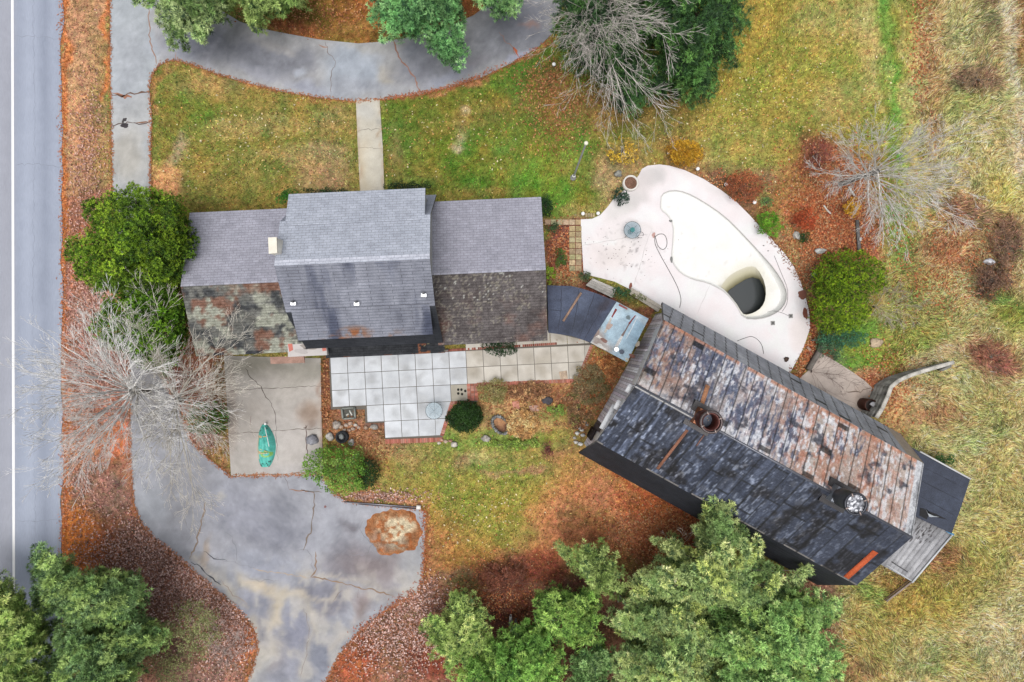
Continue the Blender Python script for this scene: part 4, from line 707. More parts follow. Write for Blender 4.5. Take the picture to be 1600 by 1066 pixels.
def sw_up(s, t, u, v):
    k, j, line = seams(u, v, .72, 6, 2.9); line = line & ((s > .42) | (vnoise(k*1.7, k*0., 2) > .5)); c = np.tile([56., 62, 78], (len(s), 1)); c += (vnoise(k*3.3, j*2.1, 4)-.5)[:, None]*14
    st = np.clip((fbm(u*9, v*1.3, 14, 5)-.46)*4, 0, 1); c += st[:, None]*np.array([54, 58, 66])*np.interp(s, [0, .35, .6, 1], [1., .8, .4, .2])[:, None]
    wh = np.clip((vnoise(u*17, v*6, 19)*.6+fbm(u*2, v*2, 20)*.4-.62)*9, 0, 1); c += wh[:, None]*[86, 88, 90]*np.interp(s, [0, .5, 1], [.9, .7, .3])[:, None]
    dk = np.clip((fbm(u*1.6, v*1.5, 24)-.52)*6, 0, 1); c -= dk[:, None]*[30, 36, 46]
    tn = np.clip((fbm(u*2.6, v*1.6, 34)-.66)*10, 0, 1); c = c*(1-tn[:, None]*.2)+np.array([138, 134, 132])*tn[:, None]*.2
    ed = (t > .965)[:, None]; c = np.where(ed & (s[:, None] < .3), [190, 188, 188], c); ed = (t < .02)[:, None]; c = np.where(ed & (fbm(u*2, v*0, 6)[:, None] > .45), [128, 124, 122], c)
    c = np.where(line[:, None], c*.55, c); return np.clip(c+(vnoise(u*18, v*14, 3)-.5)[:, None]*22, 14, 250)
def ne_lo(s, t, u, v):
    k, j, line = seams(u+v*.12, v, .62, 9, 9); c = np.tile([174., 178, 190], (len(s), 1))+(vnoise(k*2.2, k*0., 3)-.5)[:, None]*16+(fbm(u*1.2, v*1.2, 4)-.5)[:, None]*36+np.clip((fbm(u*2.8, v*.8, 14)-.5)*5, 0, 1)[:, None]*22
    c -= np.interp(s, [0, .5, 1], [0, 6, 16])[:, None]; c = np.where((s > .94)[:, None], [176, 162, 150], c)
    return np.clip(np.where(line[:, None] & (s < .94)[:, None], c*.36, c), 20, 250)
def sw_lo(s, t, u, v):
    k, j, line = seams(u, v, .6, 5, .34); c = np.tile([44., 47, 56], (len(s), 1))+(fbm(u*1.2, v*1.2, 8)-.5)[:, None]*22+(vnoise(k*3.3, j*2.1, 4)-.5)[:, None]*10
    ln = ((v/.34) % 1 < .14)[:, None] & (s > .55)[:, None]; return np.clip(np.where(ln, c*.45, c), 10, 200)
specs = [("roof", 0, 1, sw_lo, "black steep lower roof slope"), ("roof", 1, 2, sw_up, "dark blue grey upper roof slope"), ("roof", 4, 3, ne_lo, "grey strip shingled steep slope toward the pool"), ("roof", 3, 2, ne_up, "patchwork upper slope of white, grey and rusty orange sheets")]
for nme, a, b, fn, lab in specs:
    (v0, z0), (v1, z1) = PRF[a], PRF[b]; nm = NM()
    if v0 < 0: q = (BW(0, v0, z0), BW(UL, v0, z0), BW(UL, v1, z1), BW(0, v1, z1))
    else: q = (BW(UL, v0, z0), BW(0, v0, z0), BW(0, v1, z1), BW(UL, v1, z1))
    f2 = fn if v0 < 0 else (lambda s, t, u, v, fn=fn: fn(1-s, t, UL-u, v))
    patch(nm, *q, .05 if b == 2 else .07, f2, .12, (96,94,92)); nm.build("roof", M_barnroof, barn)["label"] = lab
nm = NM()    # ridge lap
nm.box(BW(0, .07, 7.45), BW(UL, .07, 7.45), .10, .03, alb((120,122,132))); nm.build("ridge_cap", M_metal, barn)
def prof_z(v): return np.interp(v, [p[0] for p in PRF], [p[1] for p in PRF])
rgb_ = np.random.default_rng(21)
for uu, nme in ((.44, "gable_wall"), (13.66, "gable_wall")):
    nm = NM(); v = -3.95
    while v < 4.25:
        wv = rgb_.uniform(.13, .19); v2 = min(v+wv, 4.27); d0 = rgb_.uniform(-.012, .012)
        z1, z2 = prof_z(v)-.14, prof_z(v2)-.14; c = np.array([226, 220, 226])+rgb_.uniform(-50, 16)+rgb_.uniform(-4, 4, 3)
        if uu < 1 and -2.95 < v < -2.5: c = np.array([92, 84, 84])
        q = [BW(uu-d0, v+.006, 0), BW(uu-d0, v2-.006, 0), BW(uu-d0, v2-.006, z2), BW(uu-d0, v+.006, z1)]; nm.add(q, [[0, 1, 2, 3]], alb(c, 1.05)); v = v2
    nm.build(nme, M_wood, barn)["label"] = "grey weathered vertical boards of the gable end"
for v in (-3.9, 4.2):
    nm = NM(); nm.box(BW(.44, v, 0), BW(13.66, v, 0), .1, 2.75, alb((120,112,108))); nm.build("wall", M_wood, barn)
nm = NM()    # white rake boards, partly fallen away
for i in range(4):
    (v0, z0), (v1, z1) = PRF[i], PRF[i+1]; n = 8
    for k in range(n):
        if i == 3 and k > 4 : continue
        a, b = k/n, (k+.97)/n; va, za, vb, zb = v0+(v1-v0)*a, z0+(z1-z0)*a, v0+(v1-v0)*b, z0+(z1-z0)*b; h_ = (1.25, 1.0, 1.15, 1.2, .95, 1.1, 1.2, .5)[k] if i == 2 else ((1.4, .9, 1.2, 1.3, .3, 1.0, .4, .3)[k] if i == 1 else .22)
        uo = .0 if i == 1 and k in (2, 5) else .02; col = alb(np.array([240, 240, 244])-rgb_.uniform(0, 24), 1.2) if i in (1, 2) else alb((178,176,180))
        nm.add([BW(uo, va, za-h_), BW(uo, vb, zb-h_), BW(uo, vb, zb-.02), BW(uo, va, za-.02), BW(.4, va, za-h_), BW(.4, vb, zb-h_)], [[0, 1, 2, 3], [0, 4, 5, 1]], col)
for v0, v1 in ((-1.35, -.9), (-2.5, -1.2), (-.4, 0)):
    nm.box(BW(-.06, v0, prof_z(v0)-.5), BW(-.06, v1, prof_z(v0)-.5), .26, .05, alb((228,230,234)))
nm.build("rake_board", M_paint, barn)["label"] = "white peeling rake boards"
nm = NM(); nm.box(BW(.37, -3.5, 0), BW(.37, -2.9, 0), .05, 1.9, alb((70,62,62))); dr = nm.build("door", M_wood, barn); nm = NM(); nm.ball(BW(.33, -3.0, 1.), .04, alb((120,110,90)), 4); nm.build("handle", M_metal, dr)
def brg(u, v, dz=0): return BW(u, v, prof_z(v)+.01+dz)
def strip_on(nm, pa, pb, z_est, wd, rgb):
    """flat metal strip nailed on the roof from photo point a to b"""
    def on(p):
        z = z_est
        for _ in range(20):
            q = np.array(W(p[0], p[1], z))[:2]-BO; z = prof_z(float(q@BB))+.03
        return np.array(W(p[0], p[1], z))
    a, b = on(pa), on(pb); dd = b-a; nn = np.cross(dd, [0, 0, 1]); nn /= np.linalg.norm(nn); nn *= wd/2; up = np.array([0, 0, .02])
    nm.add([a-nn+up, b-nn+up, b+nn+up, a+nn+up, a-nn-up, b-nn-up, b+nn-up, a+nn-up], [[0, 1, 2, 3], [0, 4, 5, 1], [1, 5, 6, 2], [2, 6, 7, 3], [3, 7, 4, 0]], alb(rgb))
for pa, pb, wd, rgb, lab in (((1322,903),(1368,862),.27,(206,96,52),"bright rusty orange strip near the roof corner"), ((1106,602),(1096,634),.2,(196,140,104),"tan strip above the open round ventilator"), ((1074,672),(1027,733),.13,(156,106,84),"long thin brown strip down the dark slope"), ((1100,680),(1088,697),.06,(130,96,88),"short thin brown strip below the ventilator")):
    nm = NM(); strip_on(nm, pa, pb, 6, wd, rgb); nm.build("flashing_strip", M_barnroof, barn)["label"] = lab
nm = NM()    # corner tin at the far end of the steep slope
for k in range(10):
    t0_, t1_ = k/10, (k+1)/10; a = [PRF[4][0]+(PRF[3][0]-PRF[4][0])*t for t in (t0_, t1_)]; z = [PRF[4][1]+(PRF[3][1]-PRF[4][1])*t for t in (t0_, t1_)]
    nm.add([BW(UL-.02, a[0], z[0]+.02), BW(UL+.07, a[0], z[0]-.06), BW(UL+.07, a[1], z[1]-.06), BW(UL-.02, a[1], z[1]+.02)], [[0, 1, 2, 3]], alb((190-k*3,126,92)))
nm.build("corner_flashing", M_metal, barn)
def ventilator(px, py, qx, qy, top, fill, lab):
    p = np.array(W(px, py, top)); b0 = np.array(W(qx, qy, 7.3)); v = thing  # square base on the ridge, round drum above
    o = NM(); c = p[:2]; s_ = .42
    P = [c+BA*a*s_+BB*b*s_ for a, b in ((-1, -1), (1, -1), (1, 1), (-1, 1))]; P2 = [c+BA*a*.36+BB*b*.36 for a, b in ((-1, -1), (1, -1), (1, 1), (-1, 1))]
    base = (190,126,92) if fill != 'foil' else (176,182,194)
    o.prism(P, 6.9, 7.75, alb(base), P2); o.prism([c+BA*a*.62+BB*b*.6 for a, b in ((-1, -1), (1, -1), (1, 1), (-1, 1))], 6.85, 7.32, alb((60,58,60)))
    vo = o.build("ventilator", M_metal, barn); vo["label"] = lab
    o = NM(); dk = (104,60,54) if fill != 'foil' else (96,98,104)
    o.ring(c, .33, .42, 7.7, top-.12, alb(dk)); o.ring(c, .40, .50, top-.12, top, alb((96,84,84) if fill != 'foil' else (70,72,80)))
    for k in range(4):
        a = k*math.pi/2+.4; o.box((c[0]+.34*math.cos(a), c[1]+.34*math.sin(a), top), (c[0]+.5*math.cos(a), c[1]+.5*math.sin(a), top), .05, .03, alb((196,176,168)))
    o.build("drum", M_metal, vo)
    o = NM()
    if fill == 'foil':
        n = 14; X_, Y_ = np.meshgrid(np.linspace(-1, 1, n), np.linspace(-1, 1, n)); m = X_.ravel()**2+Y_.ravel()**2 < 1.35; f = []
        sc_ = .40/np.maximum(1, np.hypot(X_, Y_)).ravel(); zz = top-.08+RNG.uniform(-.06, .06, n*n)+.06*(1-np.hypot(X_, Y_).ravel())
        V = np.c_[c[0]+X_.ravel()*sc_, c[1]+Y_.ravel()*sc_, zz]; f = [[j*n+i, j*n+i+1, (j+1)*n+i+1, (j+1)*n+i] for j in range(n-1) for i in range(n-1)]
        o.add(V, f, alb(np.tile([176., 178, 186], (n*n, 1))+RNG.uniform(-90, 50, (n*n, 1)))); o.build("cover", M_metal, vo)
    else:
        o.cyl(c, .34, 7.6, 7.8, alb((58,66,82)), 20)
        for a_, b_ in ((-.15,.14),(.1,.05),(.14,-.05),(-.02,.17)): o.box((c[0]+a_, c[1]+b_, 7.8), (c[0]+a_+.07, c[1]+b_+.02, 7.8), .05, .02, alb((206,196,186)))
        o.build("damper", M_metal, vo)
ventilator(1112, 660, 1097, 652, 8.9, 'open', "open rusty round ventilator on a copper coloured base")
ventilator(1338, 788, 1308, 772, 9.0, 'foil', "round ventilator filled with crumpled silvery sheet")
nm = NM()    # screw heads along the corner
def lt(x, y): return paint(x, y, (60,66,82), [('e',1480,790,30,20,0,.8,(68,76,94),.7)], 4)+(fbm(x/12, y/12, 9)-.5)[:, None]*12
sheet(nm, [(1398,685),(1437,706),(1516,749),(1502,792),(1487,834),(1440,812),(1398,790)], 2.9, .15, lt, skirt=.14)
for P in ([(1437,727),(1505,762)], [(1437,750),(1500,782)], [(1437,775),(1492,806)]): crack(nm, P, .03, 2.906, (38,42,54), .3)
nm.build("lean_to_roof", M_barnroof, barn)["label"] = "dark blue black lean-to roof at the far gable"
nm = NM(); a, b = W(1437, 705.5, 2.92), W(1516, 748.5, 2.92); nm.box(a, b, .07, .05, alb((226,226,228))); nm.build("edge_trim", M_paint, barn)
nm = NM()
for q in ([(1438,794),(1444,795),(1452,803),(1448,812),(1437,806)], [(1448,798),(1462,803),(1480,812),(1462,808),(1452,804)]): nm.prism(Wn(q, 2.93)[::-1], 2.91, 2.93, alb((26,26,30)))
for q in ([(1446,794),(1450,802),(1458,806),(1468,808),(1452,808)],): nm.prism(Wn(q, 2.94)[::-1], 2.92, 2.94, alb((170,176,182)))
nm.build("torn_patch", M_barnroof, barn)
nm = NM(); rg = np.random.default_rng(3)
A0, A1, B1, B0 = [np.array(p, float) for p in ((1398,790), (1487,834), (1425,909), (1350,868))]
for k in range(12):     # boards run down the slope
    a, b = k/12, (k+.94)/12; q = [A0+(A1-A0)*a, A0+(A1-A0)*b, B0+(B1-B0)*b, B0+(B1-B0)*a]; z = 2.45+rg.uniform(0, .02)
    c = np.array([188, 188, 192])+rg.uniform(-24, 12); V = Wn(q, z); nm.add(np.vstack([V, V-[0, 0, .06]]), [[0, 3, 2, 1], [0, 1, 5, 4], [1, 2, 6, 5], [2, 3, 7, 6], [3, 0, 4, 7]], alb(c))
for k in range(40): blotch(nm, rg.normal(1445, 12), rg.normal(828, 9), rg.uniform(1, 5), rg.uniform(.5, 1.5), 2.475, (110,108,110), k, 8, -50)
nm.build("lean_to_roof", M_wood, barn)["label"] = "pale grey board lean-to roof"
nm = NM(); nm.box(W(1487, 835, 2.45), W(1424, 910, 2.45), .07, .09, alb((224,228,232))); nm.box(W(1384, 882, 2.42), W(1425, 908, 2.42), .06, .06, alb((214,216,220))); nm.box(W(1393, 878, 2.49), W(1418, 894, 2.49), .04, .03, alb((80,80,84))); nm.box(W(1478, 829, 2.5), W(1490, 836, 2.5), .1, .03, alb((90,160,206))); nm.build("edge_trim", M_paint, barn)
for x, y in ((1508,752), (1482,826), (1480,838), (1424,900)): nm = NM(); p = W(x, y, 2.7); nm.box((p.x-.05, p.y, 0), (p.x+.05, p.y, 0), .1, 2.4, alb((150,146,140))); nm.build("post", M_wood, barn)
for a, b, wd, h_, z, rgb in ((( 1431,903),(1384,939),.09,.09,.12,(166,150,140)),): 
    nm = NM(); nm.box(W(*a, z), W(*b, z), wd, h_, alb(rgb)); nm.box(W(a[0]-3, a[1]-3, z), W(b[0]-3, b[1]-2, z), .04, .06, alb((120,98,86))); tag(nm.build("timber_rail", M_wood), "weathered timber rail lying in the grass beyond the pale lean-to roof", "timber")

# ------------------------------------------------------------------ swimming pool, drained, murky water in the deep end
pool = thing("swimming_pool", "drained white kidney shaped pool with dark murky water in its deep end", "swimming pool", tuple(W(1130, 400)))
def inset(P, dpx):
    P = np.array(P, float); c = P.mean(0); A = 0
    n = len(P); out = []
    for i in range(n):
        t = P[(i+1) % n]-P[i-1]; t /= np.hypot(*t); out.append(P[i]+np.array([-t[1], t[0]])*dpx)
    out = np.array(out)
    if inpoly(out[:, 0], out[:, 1], P).mean() < .5: return inset(P, -dpx)
    return out
RIM = np.array(POOL_RIM); nr = len(RIM); nm = NM()
def rings(nm, loops, cols):
    V = np.vstack(loops); n = len(loops[0]); C_ = np.vstack([np.tile(alb(c, 1.75), (n, 1)) if np.ndim(c) == 1 else c for c in cols])
    nm.add(V, [[k*n+i, k*n+(i+1) % n, (k+1)*n+(i+1) % n, (k+1)*n+i] for k in range(len(loops)-1) for i in range(n)], C_)
R1 = inset(RIM, 1.2)
rings(nm, [Wn(RIM, .05), Wn(R1, .05), Wn(R1, -.02)], [(214,210,208), (214,210,208), (120,118,116)]); nm.build("coping", M_plaster, pool)  # lip colour darkens downward, painting the shadow gap under the coping
nm = NM()
def wr(P, z): Q = np.array(P, float); w_ = Wn(Q, 0); w_[:, 2] = z; return w_
deep = lambda P: np.clip((P[:, 0]*.5+P[:, 1]*.86-930)/60, 0, 1)
F1 = inset(RIM, 3.0); F2 = inset(RIM, 5.5)
zf = -.20-.24*deep(F2)
rings(nm, [wr(R1, -.02), wr(inset(RIM, 1.8), -.10), wr(F1, zf*.75), wr(F2, zf)], [(246,245,242), (255,255,252), (255,255,252), (255,255,252)])
HOLE0 = smooth_loop([(1126,449),(1127,446),(1138,432),(1152,423),(1172,415),(1184,419),(1196,443),(1197,466),(1190,481),(1178,489),(1163,493),(1160,490),(1148,471),(1134,455)], 2)
s_h = (H+.46)/H; HOLE = np.array([(CX+(x-CX)*s_h, CY+(y-CY)*s_h) for x, y in HOLE0])
for _i in range(len(HOLE)):
    while not (inpoly(HOLE[_i, 0], HOLE[_i, 1], F2) and distpoly(HOLE[_i, 0], HOLE[_i, 1], F2) > 1.3): HOLE[_i] += (np.array([1170., 462.])-HOLE[_i])*.02
def pool_rgb(x, y):
    dd = distpoly(x, y, HOLE); m = np.clip(1-dd/16, 0, 1)**1.5*.55*np.clip((fbm(x/9, y/9, 3)+.25), 0, 1); c = np.tile([245., 244, 242], (len(x), 1))+(fbm(x/12, y/12, 21)-.5)[:, None]*12-(np.clip((vnoise(x/1.5, y/1.5, 23)-.82)*6, 0, 1)*np.clip((fbm(x/14, y/14, 25)-.4)*4, 0, 1))[:, None]*22
    c = c*(1-m[:, None])+np.array([226, 221, 198])*m[:, None]; g = np.clip((fbm(x/16, y/16, 13)-.55)*6, 0, 1)*np.clip((x-1100)/60, 0, 1)*.2; return c*(1-g[:, None])+np.array([226, 224, 204])*g[:, None]
bm = bmesh.new()
for loop, z in ((wr(F2, zf), 0), (wr(HOLE, -.46), 0)):
    vs = [bm.verts.new(p) for p in loop]
    for i in range(len(vs)): bm.edges.new((vs[i], vs[(i+1) % len(vs)]))
bmesh.ops.triangle_fill(bm, edges=bm.edges[:], use_beauty=True)
for k in np.arange(7, 17, .2): bmesh.ops.bisect_plane(bm, geom=bm.verts[:]+bm.edges[:]+bm.faces[:], plane_co=(k, 0, 0), plane_no=(1, 0, 0))
for k in np.arange(0, 10, .2): bmesh.ops.bisect_plane(bm, geom=bm.verts[:]+bm.edges[:]+bm.faces[:], plane_co=(0, k, 0), plane_no=(0, 1, 0))
bmesh.ops.triangulate(bm, faces=bm.faces[:]); bm.verts.index_update(); v = np.array([q.co[:] for q in bm.verts]); f = np.array([[q.index for q in f.verts] for f in bm.faces]); bm.free()
nm.add(v, f, alb(pool_rgb(v[:, 0]/s0+CX, CY-v[:, 1]/s0), 1.75))
WAT = np.array(smooth_loop([(1133,459),(1150,446),(1178,431),(1190,439),(1195.5,455),(1196.5,469),(1187,487),(1175.5,492),(1162,494),(1150,480.5)], 2)); s_w = (H+1.3)/H; WAT = np.c_[CX+(WAT[:, 0]-CX)*s_w, CY+(WAT[:, 1]-CY)*s_w]
def to_water(P, wc=np.array([1172., 467.])):
    out = []; wa = np.arctan2(WAT[:, 1]-wc[1], WAT[:, 0]-wc[0]); wr_ = np.hypot(WAT[:, 0]-wc[0], WAT[:, 1]-wc[1]); o = np.argsort(wa)
    for p in P: a = math.atan2(p[1]-wc[1], p[0]-wc[0]); r = np.interp(a, wa[o], wr_[o], period=2*math.pi); out.append(wc+np.array([math.cos(a), math.sin(a)])*r)
    return np.array(out)
I2 = to_water(HOLE); I1 = HOLE*.55+I2*.45; I3 = I2+(np.array([1172., 467.])-I2)*.12
rings(nm, [wr(HOLE, -.46), wr(I1, -.80), wr(I2, -1.32), wr(I3, -2.6)], [(236,231,212), (222,216,186), (160,154,116), (66,64,50)])
nm.build("basin", M_plaster, pool)
nm = NM(); Q = wr(I2, -1.29); cc = Q.mean(0); nm.add(np.vstack([Q, cc]), [[i, (i+1) % len(Q), len(Q)] for i in range(len(Q))], (0, 0, 0)); nm.build("water", M_water, pool)
for x, y, rx, ry, a in ((1048.5,345.5,2.2,1.6,-30), (1049,406,2,5,0)): nm = NM(); blotch(nm, x, y, rx, ry, .055, (134,134,132), int(y), 14, a); nm.build("wall_fitting", M_paint, pool)
for x, y in ((1207,505), (1235,494)): nm = NM(); nm.prism(Wn([(x-3.4,y-3),(x+3,y-3.2),(x+3.2,y+3),(x-3,y+3.4)])[:, :2][::-1], .03, .07, alb((150,148,146))); nm.prism(Wn([(x-1.6,y-1.4),(x+1.4,y-1.5),(x+1.4,y+1.4),(x-1.4,y+1.6)])[:, :2][::-1], .07, .075, alb((84,84,84))); nm.build("skimmer_lid", M_paint, pool)
# ------------------------------------------------------------------ vegetation
def leaves_at(nm, Pc, r, n, size, pal, rg, flat=.8, jit=.16, asp=.45, up=.35, outward=.5):
    """Pc (m,3) clump centres, r (m,) radii; n leaves per clump; each leaf its own small rhombus"""
    m = len(Pc); Pc = np.repeat(Pc, n, 0); rr = np.repeat(r, n)
    pal = np.array(pal, float); pc = pal[rg.integers(0, len(pal), m)]*(1+rg.uniform(-.12, .12, (m, 1))); col = np.repeat(pc, n, 0)
    d = rg.normal(size=(m*n, 3)); d[:, 2] = np.abs(d[:, 2])*.9-.25; d /= np.linalg.norm(d, axis=1)[:, None]
    q = Pc+d*(rr*rg.uniform(.45, 1.05, m*n))[:, None]*[1, 1, flat]
    a = d*outward+rg.normal(size=(m*n, 3))*.6; a[:, 2] += up*.3; a /= np.linalg.norm(a, axis=1)[:, None]
    b = np.cross(a, rg.normal(size=(m*n, 3))*.6+[0, 0, 1.2]); b /= np.linalg.norm(b, axis=1)[:, None]+1e-9
    L = (size*rg.uniform(.7, 1.3, m*n))[:, None]; V = np.stack([q-a*L/2, q+b*L*asp/2, q+a*L/2, q-b*L*asp/2], 1).reshape(-1, 3)
    mix = rg.uniform(0, 1, (m*n, 1)); col = col*(1-.35*mix)+pal[rg.integers(0, len(pal), m*n)]*.35*mix
    col = col*(1+rg.uniform(-jit, jit, (m*n, 1))); F = np.arange(m*n*4).reshape(-1, 4)
    nm.add(V, F, np.repeat(alb(np.clip(col, 8, 250), 1.25), 4, 0))
def tufts_at(nm, Pc, r, n, size, pal, rg, asp=.075, axis=None):
    """needle sprays: each clump is a cluster of small star-like tufts, brighter yellow green ones mostly outside, darker ones mostly inside"""
    m = len(Pc); pal = np.array(pal, float); k = max(8, n//7); d = rg.normal(size=(m*k, 3)); d[:, 2] = np.abs(d[:, 2])*.9-.3; d /= np.linalg.norm(d, axis=1)[:, None]
    rad = rg.uniform(.35, 1.08, m*k)**.7; o_ = d*(np.repeat(r, k)*rad)[:, None]*[1, 1, .6]
    if axis is not None:      # sprays are longer along their bough, away from the trunk
        e = Pc[:, :2]-axis[:2]; e /= np.linalg.norm(e, axis=1)[:, None]+1e-6; e = np.c_[e, np.zeros(m)]; e = np.repeat(e, k, 0); al = (o_*e).sum(1)[:, None]*e; o_ = al*1.75+(o_-al)*.72
    c = np.repeat(Pc, k, 0)+o_
    tint = np.repeat(pal[rg.integers(0, len(pal), m)]*(1+rg.uniform(-.14, .14, (m, 1))), k, 0)
    dark_tuft = rg.uniform(size=(m*k, 1)) > rad[:, None]*.95; c_ = np.where(dark_tuft, tint*[.50, .62, .62], tint*rg.uniform(.92, 1.22, (m*k, 1))+[12, 12, 0])
    if size > .1: lm = c_@np.array([.3, .6, .1]); c_ = lm[:, None]+(c_-lm[:, None])*.80
    q = np.repeat(c, 10, 0); dd = np.repeat(d, 10, 0); a = dd*.7+rg.normal(size=q.shape)*.75; a /= np.linalg.norm(a, axis=1)[:, None]
    b = np.cross(a, rg.normal(size=q.shape)+[0, 0, .8]); b /= np.linalg.norm(b, axis=1)[:, None]+1e-9; L = (size*rg.uniform(.7, 1.3, len(q)))[:, None]
    V = np.stack([q, q+a*L*.5+b*L*asp, q+a*L, q+a*L*.5-b*L*asp], 1).reshape(-1, 3); col = np.repeat(c_, 10, 0)*(1+rg.uniform(-.12, .12, (len(q), 1)))
    nm.add(V, np.arange(len(V)).reshape(-1, 4), np.repeat(alb(np.clip(col, 8, 250), 1.0), 4, 0))
def crown_points(poly, h, zlow, sp, rg, gap=.0, jitz=.3, seed=0, power=.5, edge=5, axis=None):
    P = np.array(poly, float); x0, y0 = P.min(0); x1, y1 = P.max(0)
    X, Y = np.meshgrid(np.arange(x0, x1, sp), np.arange(y0, y1, sp)); x = X.ravel()+rg.uniform(-.5, .5, X.size)*sp; y = Y.ravel()+rg.uniform(-.5, .5, X.size)*sp
    wx = x+(fbm(x/22, y/22, seed)-.5)*edge*3; wy = y+(fbm(x/22, y/22, seed+9)-.5)*edge*3
    k = inpoly(wx, wy, P); x, y, wx, wy = x[k], y[k], wx[k], wy[k]; d = distpoly(wx, wy, P); t = np.clip(d/max(d.max()*.85, 1), 0, 1)
    if gap:
        if axis is None: g = fbm(x/17, y/17, seed+31) > gap
        else:          # boughs radiate from the trunk, with gaps between them
            th = np.arctan2(y-axis[1], x-axis[0]); dr = np.hypot(x-axis[0], y-axis[1]); g = (fbm(np.cos(th)*5+9, np.sin(th)*5+9, seed+33, 3)*.55+fbm(x/13, y/13, seed+31)*.45) > gap
        x, y, t = x[g], y[g], t[g]
    z = zlow+(h-zlow)*(1-(1-t)**2)**power+rg.uniform(-jitz, jitz, len(t)); z = z+(fbm(x/24, y/24, seed+5)-.5)*(h-zlow)*.35
    z = np.clip(z, .12, None); s = (H-z)/FPX; return np.c_[(x-CX)*s, (CY-y)*s, z], t
def tree(name, label, cat, base, poly, h, zlow, sp, r, n, size, pal, seed, gap=0., flat=.8, asp=.45, trunk_r=.16, group=None, fill=.35, jit=.16, limbs=26, edge=5, bark=(128,116,108), up=.35, outward=.5, trunk_name="trunk", crown_name="crown", tuft=False):
    rg = np.random.default_rng(seed); b = np.array(W(*base)); o = thing(name, label, cat, tuple(b), group)
    P, t = crown_points(poly, h, zlow, sp, rg, gap, (h-zlow)*(.14 if tuft else .08), seed, edge=edge, axis=base if (tuft and gap) else None)
    if fill:       # lower layers of the crown, so it has a body from the side as well
        k = rg.uniform(size=len(P)) < fill; Q = P[k].copy(); f = rg.uniform(.35, .8, len(Q)); ax = P.mean(0); Q[:, :2] = b[:2]*(1-f[:, None])*.5+Q[:, :2]*(1-(1-f[:, None])*.5); Q[:, 2] = np.maximum(.25, zlow*.5+(Q[:, 2]-zlow*.5)*f)
    nm = NM(); rr = r*rg.uniform(.7, 1.3, len(P)); (tufts_at(nm, P, rr, n, size, pal, rg, .14 if size < .1 else .075, b if size > .1 else None) if tuft else leaves_at(nm, P, rr, n, size, pal, rg, flat, jit, asp, up, outward))
    if fill and len(Q): leaves_at(nm, Q, r*1.1*np.ones(len(Q)), max(4, n//3), size*1.2, pal, rg, flat, jit, asp)
    nm.build(crown_name, M_leaf, o)
    tn = NM(); top = P[:, :].mean(0).copy(); top[2] = h*.85; st = np.array([b+(top-b)*f+np.array([rg.normal()*.06, rg.normal()*.06, 0])*(0 < f < 1) for f in np.linspace(0, 1, 7)])
    rad = trunk_r*np.linspace(1, .25, 7); tn.tubes(st[:-1], st[1:], rad[:-1], rad[1:], alb(bark), 8)
    if len(P) and limbs:
        idx = rg.choice(len(P), min(limbs, len(P)), replace=False); E = P[idx]; f = np.clip((E[:, 2]-h*.12)/h, .12, .9)*.85; S = b+(top-b)*f[:, None]; M = (S+E)/2+[0, 0, .1]
        tn.tubes(S, M, trunk_r*.28, trunk_r*.2, alb(bark), 5); tn.tubes(M, E, trunk_r*.2, trunk_r*.08, alb(bark), 5)
    tn.build(trunk_name, M_bark, o); return o
PINE = [(110,144,80),(92,126,70),(142,170,94),(78,112,64),(124,152,78),(102,136,86)]
PINEY = [(154,180,94),(128,158,76),(172,192,106),(106,138,64),(140,166,84)]
PINEB = [(154,176,108),(124,150,84),(178,192,118),(100,132,74),(162,178,92),(132,158,96)]
YEW = [(84,112,32),(70,98,30),(112,138,42),(58,84,28),(94,120,38)]
HEM = [(42,80,44),(34,66,42),(54,96,44),(30,58,38),(62,106,50)]
